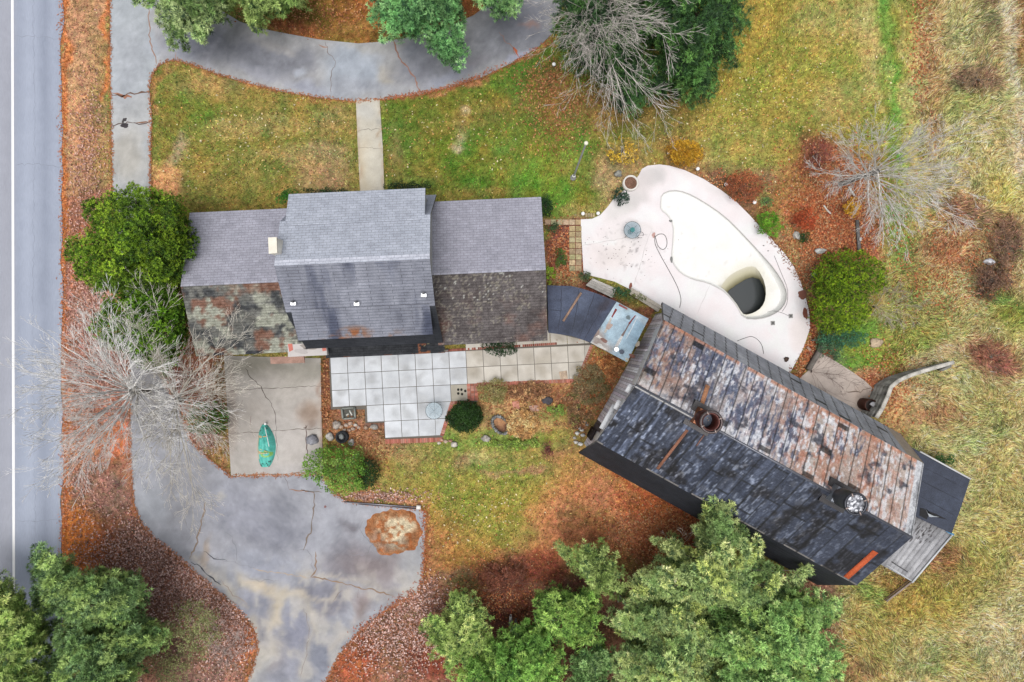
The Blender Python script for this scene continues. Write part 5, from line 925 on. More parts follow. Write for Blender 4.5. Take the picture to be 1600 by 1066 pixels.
pines = [
 ("tall green pine at the lower left, overhanging the road edge", (105,965), [(48,915),(52,880),(56,856),(72,850),(92,858),(108,876),(128,894),(150,892),(175,890),(206,898),(228,925),(222,955),(205,972),(170,985),(130,985),(90,960),(60,945)], 9, 4, PINE, 3),
 ("yellowish green pine cut by the left photo edge below the road", (20,1010), [(-90,905),(-10,903),(15,918),(40,938),(60,960),(75,1010),(70,1060),(90,1150),(-90,1150)], 10, 4.5, PINEY, 5),
 ("blue green pine in the bottom left corner beside the olive shrub", (150,1010), [(80,975),(120,970),(170,985),(205,960),(240,975),(266,988),(258,1005),(238,1016),(222,1040),(215,1080),(225,1150),(90,1150),(70,1070)], 9, 4, PINE, 7),
 ("pale green pine at the top left, reaching over the front driveway", (290,-10), [(205,-60),(400,-60),(352,-20),(345,25),(322,52),(302,76),(280,72),(262,50),(240,30),(255,10),(205,6)], 8, 4, [(128,154,96),(104,140,74),(146,166,112),(92,124,66)], 9),
 ("small pine at the top edge over the island of orange needles", (400,-20), [(345,-60),(470,-60),(468,10),(440,20),(422,26),(404,44),(385,30),(352,14)], 7, 4, [(112,142,70),(92,128,58),(132,156,84)], 11),
 ("bright green pine at the top centre, its tip over the dark asphalt", (650,0), [(585,-60),(735,-60),(725,0),(716,28),(724,50),(728,70),(716,106),(700,92),(668,72),(682,46),(640,55),(605,60),(585,35)], 8, 4, [(104,164,96),(82,140,80),(128,184,116),(74,122,74)], 13),
 ("little pine tip at the top edge right of the bright green pine", (775,-30), [(740,-60),(812,-60),(808,8),(790,22),(768,14),(750,4)], 7, 4, [(104,154,90),(84,134,76),(128,172,104)], 15),
 ("small yellow green pine left of the pale stump at the bottom", (715,975), [(664,985),(678,968),(700,960),(703,938),(722,930),(745,940),(758,958),(752,985),(762,1000),(740,1020),(730,1040),(700,1052),(676,1036),(688,1010),(668,1000)], 6, 2.5, PINEY, 17),
 ("leafy green pine at the bottom edge below the pale stump", (790,1030), [(715,1060),(740,1025),(760,1000),(795,990),(820,970),(845,975),(870,1000),(880,1040),(876,1150),(700,1150)], 7, 3, [(112,160,66),(92,142,56),(140,178,80)], 19),
 ("fresh green pine just above the brush pile", (880,965), [(822,955),(840,935),(852,922),(885,930),(928,932),(938,960),(930,985),(940,1010),(905,1015),(880,1000),(850,990),(828,985)], 6.5, 3, [(112,154,62),(92,134,54),(134,168,76)], 21),
 ("thin green pine at the bottom between two larger pines", (925,1040), [(888,1065),(905,1025),(925,1005),(955,1020),(958,1060),(945,1150),(880,1150)], 6, 2.5, [(104,146,84),(84,124,66),(124,160,96)], 23),
 ("olive green young pine standing on the orange needles", (915,890), [(874,848),(890,850),(905,856),(928,848),(950,862),(962,885),(978,910),(980,935),(955,932),(925,915),(898,895),(880,870)], 6, 2.5, [(128,152,78),(104,132,62),(148,170,96)], 25),
 ("tall pale pine whose tip covers the barn's lower roof edge", (1115,890), [(1010,890),(1032,870),(1030,846),(1058,842),(1072,868),(1092,858),(1088,830),(1092,800),(1106,778),(1138,766),(1172,764),(1172,798),(1160,822),(1172,815),(1194,814),(1194,845),(1204,876),(1230,895),(1276,868),(1268,896),(1242,912),(1226,940),(1180,955),(1120,950),(1050,950),(1000,945),(985,920)], 11, 4.5, PINEB, 27),
 ("broad pale green pine at the bottom, left half of the big clump", (1030,990), [(950,968),(975,955),(1000,930),(1060,930),(1110,945),(1130,1000),(1120,1080),(1120,1150),(955,1150),(975,1080),(955,1030),(985,1005)], 10, 4, PINEB, 29),
 ("broad bright pine at the bottom, right half of the big clump", (1180,980), [(1105,950),(1160,925),(1230,920),(1285,928),(1312,948),(1298,985),(1310,1030),(1300,1080),(1310,1150),(1100,1150),(1095,1040)], 10, 4, [(128,170,92),(104,148,76),(150,186,108),(140,170,86)], 31),
]
for lab, base, poly, h, zl, pal, sd in pines:
    h, zl = h*.62, zl*.42
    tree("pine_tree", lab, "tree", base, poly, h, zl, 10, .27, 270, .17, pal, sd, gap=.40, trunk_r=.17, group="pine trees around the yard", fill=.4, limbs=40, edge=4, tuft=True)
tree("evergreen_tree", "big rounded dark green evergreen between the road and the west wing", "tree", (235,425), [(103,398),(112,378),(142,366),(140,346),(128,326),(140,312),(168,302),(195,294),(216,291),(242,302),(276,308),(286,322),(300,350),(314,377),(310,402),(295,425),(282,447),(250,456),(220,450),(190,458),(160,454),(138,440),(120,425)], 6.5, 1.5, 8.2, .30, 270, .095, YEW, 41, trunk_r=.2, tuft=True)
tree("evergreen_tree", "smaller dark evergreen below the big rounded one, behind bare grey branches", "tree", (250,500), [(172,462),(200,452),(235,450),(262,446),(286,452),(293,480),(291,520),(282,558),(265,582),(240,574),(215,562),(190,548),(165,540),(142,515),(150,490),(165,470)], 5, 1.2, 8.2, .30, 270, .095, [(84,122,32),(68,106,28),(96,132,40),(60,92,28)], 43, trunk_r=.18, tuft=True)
tree("yew_dome", "large clipped bright green yew mound right of the pool", "shrub", (1318,458), [(1268,425),(1290,400),(1320,392),(1350,394),(1378,410),(1387,430),(1380,450),(1360,462),(1358,490),(1345,512),(1315,522),(1285,518),(1266,495),(1268,460)], 3.0, .4, 5.5, .17, 110, .075, [(98,124,28),(82,110,24),(114,138,34),(70,96,22)], 45, trunk_r=.12, edge=.5, tuft=True, trunk_name="stem", crown_name="foliage")
HT = [("tall dark hemlock at the top under the bare tree, left of the group", (950,40), [(872,50),(880,-70),(1000,-70),(1012,60),(990,112),(930,120),(890,98)], 7, 51, 0),
 ("low dark hemlock branch group pointing down toward the lawn", (985,110), [(930,112),(1000,85),(1050,90),(1062,132),(1012,158),(985,176),(962,160),(958,138)], 5, 53, 0),
 ("widest dark green hemlock at the top, bordering the yellow lawn", (1085,50), [(1000,-70),(1165,-70),(1160,20),(1164,60),(1148,92),(1128,108),(1112,150),(1090,165),(1055,150),(1040,90),(1000,50)], 8, 55, 1)]
for lab, base, poly, h, sd, br in HT:
    pal = HEM if not br else [(48,90,44),(38,74,42),(64,112,50),(32,62,38),(78,126,56)]
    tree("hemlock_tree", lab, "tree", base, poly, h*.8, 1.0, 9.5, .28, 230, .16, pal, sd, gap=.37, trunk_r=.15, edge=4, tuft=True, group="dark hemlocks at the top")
def bush(name, label, px, py, rx, ry, h, pal, seed, size=.075, sp=6, r=.17, n=50, group=None, gap=0., asp=.55, edge=2, cat="shrub", fill=.3, flat=.8, jit=.16):
    a = np.linspace(0, 2*math.pi, 18, endpoint=False); k = 1+(vnoise(np.cos(a)*1.5+5, np.sin(a)*1.5+5, seed)-.5)*.25
    return tree(name, label, cat, (px, py), [(px+rx*kk*math.cos(q), py+ry*kk*math.sin(q)) for q, kk in zip(a, k)], h, .2, sp, r, n, size, pal, seed, gap, flat, asp, .05, group, fill, jit, 10, edge, trunk_name="stem", crown_name="foliage")
GB = [(96,128,40),(76,112,36),(112,142,52)]; DG = [(26,52,22),(34,62,26),(20,42,20)]
bush("rhododendron", "rounded bright green bush at the corner of the garage pad", 528, 733, 50, 38, 1.8, [(124,160,64),(98,140,48),(142,172,84),(78,116,44)], 61, .10, 7.5, .22, 46, gap=.22)
bush("yew_bush", "small dark green yew tucked behind the bright green bush", 574, 740, 20, 24, 1.1, [(34,66,26),(28,54,24)], 62)
bush("yew_ball", "round very dark clipped yew ball between patio and garden bed", 726, 652, 26.5, 24, 1.6, [(30,54,20),(36,64,22),(46,76,26)], 63, .075, 4, .15, 90, edge=.5)
bush("yew_ball", "tight blue green ball shrub below the white ring planter", 970, 307, 13, 13.5, 1.1, [(36,66,50),(48,82,58),(28,54,42)], 64, .07, 5, .13, 50, edge=.5)
bush("dwarf_conifer", "bright green oval shrub at the pool deck's north east edge", 1203, 351, 21, 19, 1.0, [(96,148,34),(76,126,30),(116,164,48)], 65, .07, 5.5, .15, 50)
bush("small_conifer", "tiny dark green shrub right of the white boulder", 1256, 371, 11, 9, .6, [(52,84,38),(40,70,32)], 66)
bush("juniper", "blue green low juniper against the large yew mound", 1316, 528, 40, 13, .9, [(62,112,84),(50,92,70),(80,128,92)], 67, gap=.25)
bush("juniper", "grey green low juniper sprawling between the yew mound and the timber wall", 1298, 545, 20, 16, .6, [(84,116,84),(70,100,70)], 68, gap=.35)
bush("foundation_shrub", "dark shrub by the east corner of the house's north side", 853, 322, 13, 16, 1.2, [(30,62,30),(40,76,36)], 69)
bush("foundation_shrub", "bright green shrub left of the middle block, by the front lawn", 447, 306, 15, 13, 1.3, [(48,104,30),(36,82,26),(64,122,40)], 70)
bush("foundation_shrub", "dark low hedge right of the front walk", 640, 294, 40, 7, 1.1, [(22,44,22),(32,58,28)], 71, edge=1)
bush("foundation_shrub", "narrow dark hedge left of the front walk", 510, 300, 38, 6, .7, [(30,54,26),(40,66,30)], 72, edge=1)
bush("boxwood", "dark green half round shrub below the east wing eave", 782, 541, 27, 14, 1.0, [(26,54,28),(34,66,32)], 73)
bush("leafy_plant", "yellow green leafy plant in the corner of the east wing and passage", 859, 430, 9, 15, .8, [(156,184,60),(128,164,50),(176,196,80)], 74, .12, 6, .14, 26)
bush("leafy_plant", "dark green shrub in the red leaf bed by the yellow stone path", 864, 356, 9, 7, .6, [(58,86,50),(70,98,58)], 75)
bush("leafy_plant", "green sprig in the middle of the red leaf bed", 876, 402, 9, 14, .6, [(86,116,50),(70,98,46)], 76, gap=.3)
bush("leafy_plant", "dull green shrub at the corner where stone path and deck meet", 912, 434, 10, 8, .7, [(74,92,62),(88,104,70)], 77)
bush("leafy_plant", "dark glossy shrub between the two white plank benches", 970, 457, 14, 8, .7, [(46,86,56),(62,100,64)], 78)
bush("leafy_plant", "low dry green plant right of the glossy shrub", 992, 466, 16, 6, .5, [(96,112,60),(112,116,66)], 79, gap=.3)
bush("field_shrub", "dark green shrub beyond the dark lean-to roof", 1475, 722, 17, 12, 1.0, [(44,84,40),(56,100,46)], 80)
bush("burning_bush", "russet red brown bush by the pool deck", 1164, 291, 28, 24, 1.5, [(168,94,60),(142,80,54),(184,112,72),(122,74,54)], 81, .08, 5.5, .2, 30, gap=.25)
bush("burning_bush", "dark maroon bush left of the right bare tree", 1272, 243, 22, 26, 1.3, [(134,82,72),(112,66,60),(156,100,84)], 82, .08, 7, .2, 20, gap=.42)
bush("burning_bush", "small orange red bush in the leaf litter", 1260, 345, 18, 18, 1.0, [(190,92,54),(166,78,50)], 83, gap=.25)
bush("forsythia", "sparse yellow leaved shrub on the lawn above the ring planter", 972, 236, 23, 20, 1.3, [(222,190,70),(206,166,62),(176,150,80)], 84, .13, 6, .18, 18, gap=.34)
bush("spirea", "golden orange mounded shrub with two white globes beside it", 1071, 239, 26, 20, 1.2, [(190,146,40),(168,120,34),(206,164,52),(150,118,40)], 85, .13, 5, .2, 40, asp=.3, gap=.1)
bush("yellow_shrub", "small bright yellow leaved shrub under the right bare tree", 1331, 324, 15, 14, 1.0, [(216,170,50),(196,146,44)], 86, gap=.3)
bush("leafy_plant", "little green plant between the russet bush and the lawn", 1197, 316, 9, 7, .5, [(96,130,74),(110,142,84)], 87)
bush("broad_evergreen", "dark green shrub under the left bare tree, beside the garage pad", 322, 655, 32, 30, 1.6, [(66,108,32),(52,88,28),(82,124,42)], 88, .1, 7, .2, 40, gap=.2)
bush("olive_shrub", "tall olive green shrub right of the bottom left pines", 306, 985, 40, 46, 2.6, [(136,140,92),(120,126,78),(152,154,108)], 89, .085, 8, .26, 40, gap=.36, edge=7)
bush("olive_shrub", "lower olive shrub at the bottom edge beside the driveway curve", 262, 1050, 34, 30, 2.0, [(128,132,84),(144,146,98)], 90, .085, 8, .26, 36, gap=.36, edge=7)
bush("garden_weeds", "dry tan and green garden clump beside the brick corner", 770, 612, 22, 18, .6, [(150,142,92),(126,128,74),(170,156,108)], 91, gap=.25)
bush("garden_weeds", "bright green weed clump below the two vent openings of the garden", 870, 640, 15, 8, .4, [(120,150,64),(134,164,76)], 92, gap=.3)
bush("garden_weeds", "grey brown weedy clump beside the barn's gable corner", 925, 600, 28, 34, .6, [(134,120,86),(112,108,70),(150,132,98)], 93, gap=.36)
bush("garden_weeds", "small maroon plant at the foot of the garden bed", 856, 702, 9, 12, .5, [(122,70,64),(104,60,56)], 94)
bush("fountain_grass", "mound of straw coloured ornamental grass right of the fire pit", 815, 662, 24, 22, .5, [(226,192,136),(196,154,98),(236,204,150),(170,128,84)], 130, .24, 5, .18, 60, asp=.16, gap=.1, jit=.3)
bush("garden_weeds", "dry russet scrub in the garden bed below the brick edging", 830, 612, 34, 14, .4, [(160,118,84),(138,98,72),(182,146,104)], 131, .12, 5.5, .15, 44, asp=.35, gap=.36, jit=.35)
bush("garden_weeds", "tangled brown scrub between the garden bed and the barn's gable", 905, 640, 18, 34, .5, [(150,106,82),(124,92,68),(170,134,98),(120,120,70)], 132, .12, 5.5, .16, 44, asp=.35, gap=.36, jit=.35)
bush("garden_weeds", "yellow green weeds along the bottom of the garden bed", 800, 694, 44, 9, .3, [(132,158,70),(112,140,60),(160,170,88)], 133, .12, 5.5, .13, 44, asp=.35, gap=.34, jit=.3)
bush("garden_weeds", "rusty dry grass tuft below the blue board roof", 952, 574, 22, 16, .4, [(184,124,74),(160,100,62),(200,150,98)], 134, .16, 5, .15, 50, asp=.2, gap=.25, jit=.3)
bush("wild_shrub", "brown brush clump in the upper part of the meadow", 1530, 125, 34, 22, .5, [(144,120,96),(128,104,84),(166,140,108)], 95, gap=.42, n=26)
bush("wild_shrub", "dark brown brush clump in the middle of the meadow", 1552, 440, 32, 28, .6, [(118,92,78),(100,78,68),(140,112,90)], 96, gap=.40, n=28)
bush("wild_shrub", "dark brown brush clump left of the photo's right edge", 1574, 380, 24, 40, .6, [(144,114,94),(124,98,82)], 97, gap=.42, n=26)
bush("wild_shrub", "dull red brush clump beyond the end of the curved wall", 1548, 560, 36, 20, .5, [(150,100,82),(132,86,72),(164,118,92)], 98, gap=.42, n=24)
bush("wild_shrub", "maroon brush among fallen leaves above the pale stump", 790, 905, 40, 24, .8, [(124,74,58),(106,64,52),(142,90,70)], 99, gap=.38)

# bare deciduous trees ------------------------------------------------------
def branch(S, p, d, L, r, depth, rg, seg=6, curl=.16, up=.05, kids=(7, 5, 4), spread=.55, lenk=.52):
    pts = [p.copy()]; dd = d/np.linalg.norm(d)
    for i in range(seg):
        dd = dd+rg.normal(size=3)*curl/ (1+.3*depth)+[0, 0, up]; dd /= np.linalg.norm(dd); pts.append(pts[-1]+dd*L/seg)
    rad = np.linspace(r, max(r*.22, .0042), seg+1)
    for i in range(seg): S.append((pts[i], pts[i+1], rad[i], rad[i+1]))
    if depth < len(kids):
        for k in range(kids[depth]):
            t = rg.uniform(.18, .97); i = min(int(t*seg), seg-1); q = pts[i]+(pts[i+1]-pts[i])*(t*seg-i); ax = pts[i+1]-pts[i]; ax /= np.linalg.norm(ax)
            n = rg.normal(size=3); n -= ax*(n@ax); n /= np.linalg.norm(n); nd = ax+n*spread*rg.uniform(.6, 1.4)
            branch(S, q, nd, L*lenk*(1.15-.6*t)*rg.uniform(.7, 1.2), max(rad[i]*.55, .006), depth+1, rg, max(2, seg-1-depth), curl, up, kids, spread, lenk)
def bare_tree(name, label, base, fork, tips, seed, r0=.16, col=(186,178,172), kids=(7, 5, 4), group=None, cat="tree", spread=.55, curl=.14):
    rg = np.random.default_rng(seed); b = np.array(W(*base)); o = thing(name, label, cat, tuple(b), group); F = np.array(W(*fork)); T = []; 
    st = np.array([b+(F-b)*f+rg.normal(size=3)*[.04, .04, 0]*(0 < f < 1) for f in np.linspace(0, 1, 5)]); tn = NM(); rad = np.linspace(r0, r0*.72, 5)
    tn.tubes(st[:-1], st[1:], rad[:-1], rad[1:], alb(np.array(col)*.8), 9)
    S = []
    for tp in tips:
        E = np.array(W(*tp)); f = rg.uniform(.55, 1); P0 = b+(F-b)*f; d = E-P0; L = np.linalg.norm(d)*1.04; branch(S, P0, d+[0, 0, L*.12], L, r0*rg.uniform(.18, .32), 0, rg, 8, curl*.55, -.012, kids, spread)
    A = np.array([s[0] for s in S]); B = np.array([s[1] for s in S]); ra = np.array([s[2] for s in S]); rb = np.array([s[3] for s in S]); c = np.array(col)*rg.uniform(.82, 1.12, (len(S), 1))
    br = NM(); br.tubes(A, B, ra, rb, alb(np.clip(c, 0, 250), .95), 3); tn.build("trunk", M_bark, o); br.build("branches", M_bark, o); return len(S)
def fan(px, py, rx, ry, n, z0, z1, a0=0, a1=360, seed=0, rmin=.55):
    rg = np.random.default_rng(seed); return [(px+rx*math.cos(R(a))*k, py+ry*math.sin(R(a))*k, rg.uniform(z0, z1)) for a, k in zip(np.linspace(a0, a1, n, endpoint=False)+rg.uniform(-8, 8, n), rg.uniform(rmin, 1, n))]
bare_tree("bare_tree", "bare grey tree at left whose long fine branches reach over the road", (232,612), (205,612,4.2), fan(155, 625, 140, 130, 22, 5.5, 8.0, seed=1)+[(50,560,8),(45,640,8),(60,690,7.5),(160,500,7.5),(110,520,7.5),(215,760,5.5),(150,760,6.5)], 101, .17, (200,198,196))
bare_tree("bare_tree", "bare pale grey tree between the driveway and the garage pad", (284,628), (276,620,2.6), fan(290, 620, 84, 100, 16, 3.5, 6.0, seed=2)+[(215,470,6),(195,490,6),(330,500,5),(370,500,5),(350,600,4.5),(260,790,5),(250,770,5),(340,770,4),(225,520,6)], 103, .13, (184,178,168))
bare_tree("bare_tree", "bare grey tree at right among orange leaves, spreading toward the meadow", (1312,288), (1372,268,4.2), fan(1410, 265, 110, 90, 17, 4.5, 7.5, seed=3)+[(1380,385,3.5),(1395,370,4),(1350,345,3),(1290,235,3.5),(1290,285,3),(1510,230,7),(1500,300,7)], 105, .15, (184,180,176))
bare_tree("bare_tree", "bare whitish tree leaning over the dark hemlocks at the top", (900,45), (935,12,5.5), fan(940, 20, 80, 105, 16, 5.5, 8.5, -20, 200, seed=4)+[(885,140,7),(960,165,7),(1010,160,7),(1070,60,8),(1060,10,8),(985,170,7),(870,60,7),(1000,-20,8),(930,-30,8)], 107, .13, (172,166,160), kids=(6, 5, 3))
bare_tree("bare_bush", "faint grey leafless bush right of the large yew mound", (1365,480), (1368,480,.5), fan(1398, 478, 42, 40, 14, .8, 1.8, seed=5), 109, .04, (158,148,132), (5, 4, 2), cat="shrub")
bare_tree("bare_bush", "grey leafless bush at lower left beside the driveway curve", (350,1020), (352,1018,.6), fan(356, 1012, 34, 32, 14, 1.0, 2.0, seed=6), 111, .04, (160,146,140), (5, 4, 2), cat="shrub")
bare_tree("bare_bush", "twiggy brown leafless bush over the pinkish terrace", (1262,578), (1268,580,.5), [(1330,570,1.2),(1318,640,1.0),(1340,600,1.1),(1300,560,1.1),(1350,590,1.2),(1290,640,.8),(1320,600,1)], 113, .035, (104,90,84), (5, 3, 2), cat="shrub", spread=.8)
bare_tree("dead_tree", "little dead grey tree with forked twigs among the big pines", (1075,880), (1062,850,3), [(1040,835,3.5),(1092,828,3.5),(1060,830,4),(1045,850,3.5),(1080,845,3.5)], 115, .06, (176,170,160), (4, 2))
bare_tree("brush_pile", "tangled pile of dead brown branches between the bottom pines", (945,965), (945,960,.2), fan(948, 962, 36, 34, 18, .2, .9, seed=8, rmin=.3), 117, .04, (128,98,84), (4, 3), cat="brush")
bare_tree("brush_pile", "leafless reddish brushwood in the orange and maroon leaves", (800,915), (800,912,.3), fan(800, 905, 50, 34, 18, .3, 1.1, seed=9, rmin=.3), 119, .03, (132,96,84), (4, 3), cat="brush")

# ------------------------------------------------------------------ grass, meadow and leaf litter (uncountable)
HOUSE_POLYS = [[(300,340),(850,318),(850,525),(320,545)], [(905,700),(1020,500),(1400,700),(1285,880)], [(1010,480),(1220,600),(1240,580),(1040,470)]]
def free(x, y, pad=0, hard=True):
    m = (x > 97)
    for P in (DRV, PAD, DECK, [(514,553),(926,534),(905,592),(745,598),(746,628),(708,632),(690,690),(602,690),(600,664),(571,664),(570,640),(517,640)], [(556,157),(593,155),(601,310),(563,310)], [(1283,552),(1330,580),(1363,606),(1340,655),(1240,600)], [(889,343),(909,343),(909,424),(889,424)]):
        m &= ~inpoly(x, y, P)
    for P in HOUSE_POLYS: m &= ~inpoly(x, y, P)
    return m
MEADOW = [(1440,-80),(1700,-80),(1700,1200),(1300,1200),(1285,960),(1390,830),(1440,640),(1390,560),(1400,500),(1385,440),(1440,330)]
def blades(name, label, n, region, lmin, lmax, wd, lean, seed, flow=60, jit=.28, cat=None, boost=1.0):
    rg = np.random.default_rng(seed); x = rg.uniform(95, 1680, n) if region is None else rg.uniform(1280, 1690, n); y = rg.uniform(-50, 1120, n)
    wx = x+(fbm(x/30, y/30, 3)-.5)*70; inside = inpoly(wx, y, MEADOW); k = free(x, y) & (inside if region is not None else ~inside); x, y = x[k], y[k]; n = len(x)
    c = ground_rgb(x, y)
    ang = (fbm(x/flow, y/flow, 61, 3)*2.6+.3)*math.pi*1.4+rg.normal(size=n)*.7; L = rg.uniform(lmin, lmax, n); b = Wn(np.c_[x, y], 0.0); b[:, 2] = -.02
    dx = np.c_[np.cos(ang), np.sin(ang), np.zeros(n)]; pr = np.c_[-np.sin(ang), np.cos(ang), np.zeros(n)]
    le = lean*rg.uniform(.5, 1.2, n); tip = b+dx*(L*le)[:, None]; tip[:, 2] += L*np.sqrt(np.clip(1-le**2, .05, 1)); w_ = wd*rg.uniform(.7, 1.3, n)[:, None]
    V = np.stack([b-pr*w_/2, b+pr*w_/2, tip], 1).reshape(-1, 3); col = alb(np.clip(c*(boost+rg.normal(size=(n, 1))*jit*.6)+rg.normal(size=(n, 3))*9+rg.normal(size=(n, 1))*np.array([9, -5, 2]), 12, 248), 1.2)
    nm = NM(); nm.add(V, np.arange(3*n).reshape(-1, 3), np.repeat(col, 3, 0)); o = nm.build(name, M_grass); tag(o, label, cat, kind="stuff"); return o
blades("lawn_grass", "short mown olive green and tan lawn grass around the house", 340000, None, .07, .14, .040, .85, 201, 200, .46, "grass", 1.06)
blades("meadow_grass", "long dry straw coloured grass of the meadow on the right", 240000, 1, .15, .42, .023, .85, 203, 34, .75, "grass", 1.04)
def litter(n, seed):
    rg = np.random.default_rng(seed); spots = []
    Z = [(130,560,34,260,.9,0),(200,590,60,50,.6,0),(235,860,70,50,1.4,1),(300,930,80,50,1.8,1),(350,985,50,60,1.6,1),(170,900,60,60,.7,1),(150,1000,90,60,.4,1),(140,230,26,90,.35,0),(700,480,10,10,.01,0),(1300,330,80,90,.9,2),(1290,400,60,50,.7,2),(1390,600,40,60,.5,2),
         (620,990,90,60,1.0,1),(660,930,40,30,.8,1),(600,775,70,9,1.0,1),(560,700,50,50,.5,3),(940,600,50,70,.5,2),(880,400,24,46,1.2,2),(1040,830,110,50,.6,2),(780,930,80,50,.5,2),(1480,420,80,70,.6,2),(1440,60,20,120,.4,2),(820,620,80,50,.3,3),(650,850,14,60,.4,3),(860,130,60,40,.3,3),(1130,290,70,20,.4,2),(290,600,30,40,.7,1),(320,690,30,20,.7,1),(1265,560,26,40,1.2,2),(700,210,160,60,.03,4),(1150,170,260,110,.025,4),(380,220,150,80,.03,4),(750,800,120,60,.05,4),(880,180,60,60,.25,3),(480,20,120,30,.3,3),(512,620,12,60,.5,3)]
    tot = sum(z[2]*z[3]*z[4] for z in Z)
    for (cx, cy, rx, ry, dn, pl) in Z:
        m = int(n*rx*ry*dn/tot); spots.append(np.c_[rg.normal(cx, rx*.55, m), rg.normal(cy, ry*.55, m), np.full(m, pl)])
    S = np.vstack(spots); k = free(S[:, 0], S[:, 1])
    d = distpoly(S[:, 0], S[:, 1], DRV); k |= (inpoly(S[:, 0], S[:, 1], DRV) & (d < 5) & (rg.uniform(size=len(S)) < .35))
    S = S[k]; n = len(S)
    pals = [[(190,148,134),(206,168,156),(170,120,98),(142,104,88)], [(196,160,150),(216,186,178),(160,122,110),(118,86,74),(176,124,100)], [(190,116,78),(170,98,66),(202,138,92),(146,86,64),(186,150,114)], [(166,110,74),(186,140,100),(140,90,62)], [(206,180,120),(196,150,90),(220,206,170)]]
    col = np.zeros((n, 3))
    for i, p in enumerate(pals): kk = S[:, 2] == i; p = np.array(p, float); col[kk] = p[rg.integers(0, len(p), kk.sum())]
    col *= rg.uniform(.8, 1.15, (n, 1)); b = Wn(S[:, :2], 0); b[:, 2] = rg.uniform(.03, .08, n); a = rg.uniform(0, 2*math.pi, n); t1 = np.c_[np.cos(a), np.sin(a), rg.normal(size=n)*.3]; t2 = np.c_[-np.sin(a), np.cos(a), rg.normal(size=n)*.3]
    L = rg.uniform(.035, .075, n)[:, None]; V = np.stack([b-t1*L, b+t2*L*.6, b+t1*L, b-t2*L*.6], 1).reshape(-1, 3)
    nm = NM(); nm.add(V, np.arange(4*n).reshape(-1, 4), np.repeat(alb(np.clip(col, 0, 250), 1.35), 4, 0)); tag(nm.build("leaf_litter", M_grass), "fallen pinkish, tan and orange leaves scattered over the ground", "leaves", kind="stuff")
litter(60000, 207)
def needles(n, seed):
    """rust coloured needles drifted along the edges of the paving"""
    rg = np.random.default_rng(seed); segs = [(DRV[:60], 1.7, (190,126,88)), ([(99,-60),(100,400),(102,640),(100,860)], 3.5, (206,122,72)), ([(600,156),(700,138),(800,100),(862,62)], 2.6, (186,110,80)), ([(666,790),(662,910),(560,985),(505,1080)], 4, (186,104,70)), ([(1266,470),(1268,540),(1230,590)], 4, (156,82,60)), ([(1180,345),(1215,385),(1258,450)], 3, (150,92,64))]
    V = []; Cc = []
    for P, sp, rgb in segs:
        P = np.array(P, float); l = np.hypot(*np.diff(P, axis=0).T); m = int(n*l.sum()/6500); i = rg.choice(len(l), m, p=l/l.sum()); t = rg.uniform(size=m)[:, None]
        q = P[i]*(1-t)+P[i+1]*t+rg.normal(size=(m, 2))*sp; b = Wn(q, 0); b[:, 2] = .045+rg.uniform(0, .01, m); a = rg.uniform(0, 2*math.pi, m); L = rg.uniform(.04, .10, m)[:, None]
        t1 = np.c_[np.cos(a), np.sin(a), np.zeros(m)]; t2 = np.c_[-np.sin(a), np.cos(a), np.zeros(m)]
        V.append(np.stack([b-t1*L, b+t2*.018, b+t1*L, b-t2*.018], 1).reshape(-1, 3)); Cc.append(np.repeat(alb(np.clip(np.array(rgb)*rg.uniform(.75, 1.15, (m, 1)), 0, 250), 1.8), 4, 0))
    V = np.vstack(V); nm = NM(); nm.add(V, np.arange(len(V)).reshape(-1, 4), np.vstack(Cc)); tag(nm.build("pine_needles", M_grass), "rust coloured pine needles drifted along the paving edges", "needles", kind="stuff")
needles(12000, 209)
# ------------------------------------------------------------------ garden structures and small things
def solo(nm, name, mat, label, cat, group=None): return tag(nm.build(name, mat), label, cat, group)
# curved board wall beyond the barn: real height falls from 1.7 m to 0.4 m
top = [(1368,652,1.7),(1377,638,1.7),(1386,618,1.65),(1391,604,1.6),(1403,594,1.45),(1418,587,1.3),(1438,580,1.05),(1462,573,.75),(1490,565,.45)]
T = [np.array(W(x, y, z)) for x, y, z in top]
wl = thing("garden_wall", "curved weathered grey board wall running from the barn into the meadow", "wall", tuple(W(1390, 610)))
nm = NM(); cap = NM(); rg = np.random.default_rng(8)
for a, b in zip(T[:-1], T[1:]):
    dd = (b-a)[:2]; L = np.linalg.norm(dd); nn = np.array([dd[1], -dd[0]])/L
    for k in range(5):
        f0, f1 = k/5, (k+.94)/5; c = alb(np.array([168,166,160])+rg.uniform(-22, 14), 1.7)
        z0, z1 = a[2]*(1-f1), a[2]*(1-f0); y0, y1 = b[2]*(1-f1), b[2]*(1-f0)
        P = [a[:2], b[:2], b[:2]+nn*.06, a[:2]+nn*.06]; v = [(*P[0], z0), (*P[1], y0), (*P[2], y0), (*P[3], z0), (*P[0], z1), (*P[1], y1), (*P[2], y1), (*P[3], z1)]
        nm.add(v, [[0, 1, 5, 4], [1, 2, 6, 5], [2, 3, 7, 6], [3, 0, 4, 7], [4, 5, 6, 7]], c)
    o0, o1 = a.copy(), b.copy(); q = [(*(a[:2]-nn*.06), a[2]), (*(b[:2]-nn*.06), b[2]), (*(b[:2]+nn*.14), b[2]), (*(a[:2]+nn*.14), a[2])]; q2 = [(x, y, z+.05) for x, y, z in q]
    cap.add(q+q2, [[4, 5, 6, 7], [0, 1, 5, 4], [1, 2, 6, 5], [2, 3, 7, 6], [3, 0, 4, 7]], alb(np.array([206,202,194])+rg.uniform(-12, 8), 1.7))
nm.build("board_panel", M_wood, wl); cap.build("top_rail", M_wood, wl)
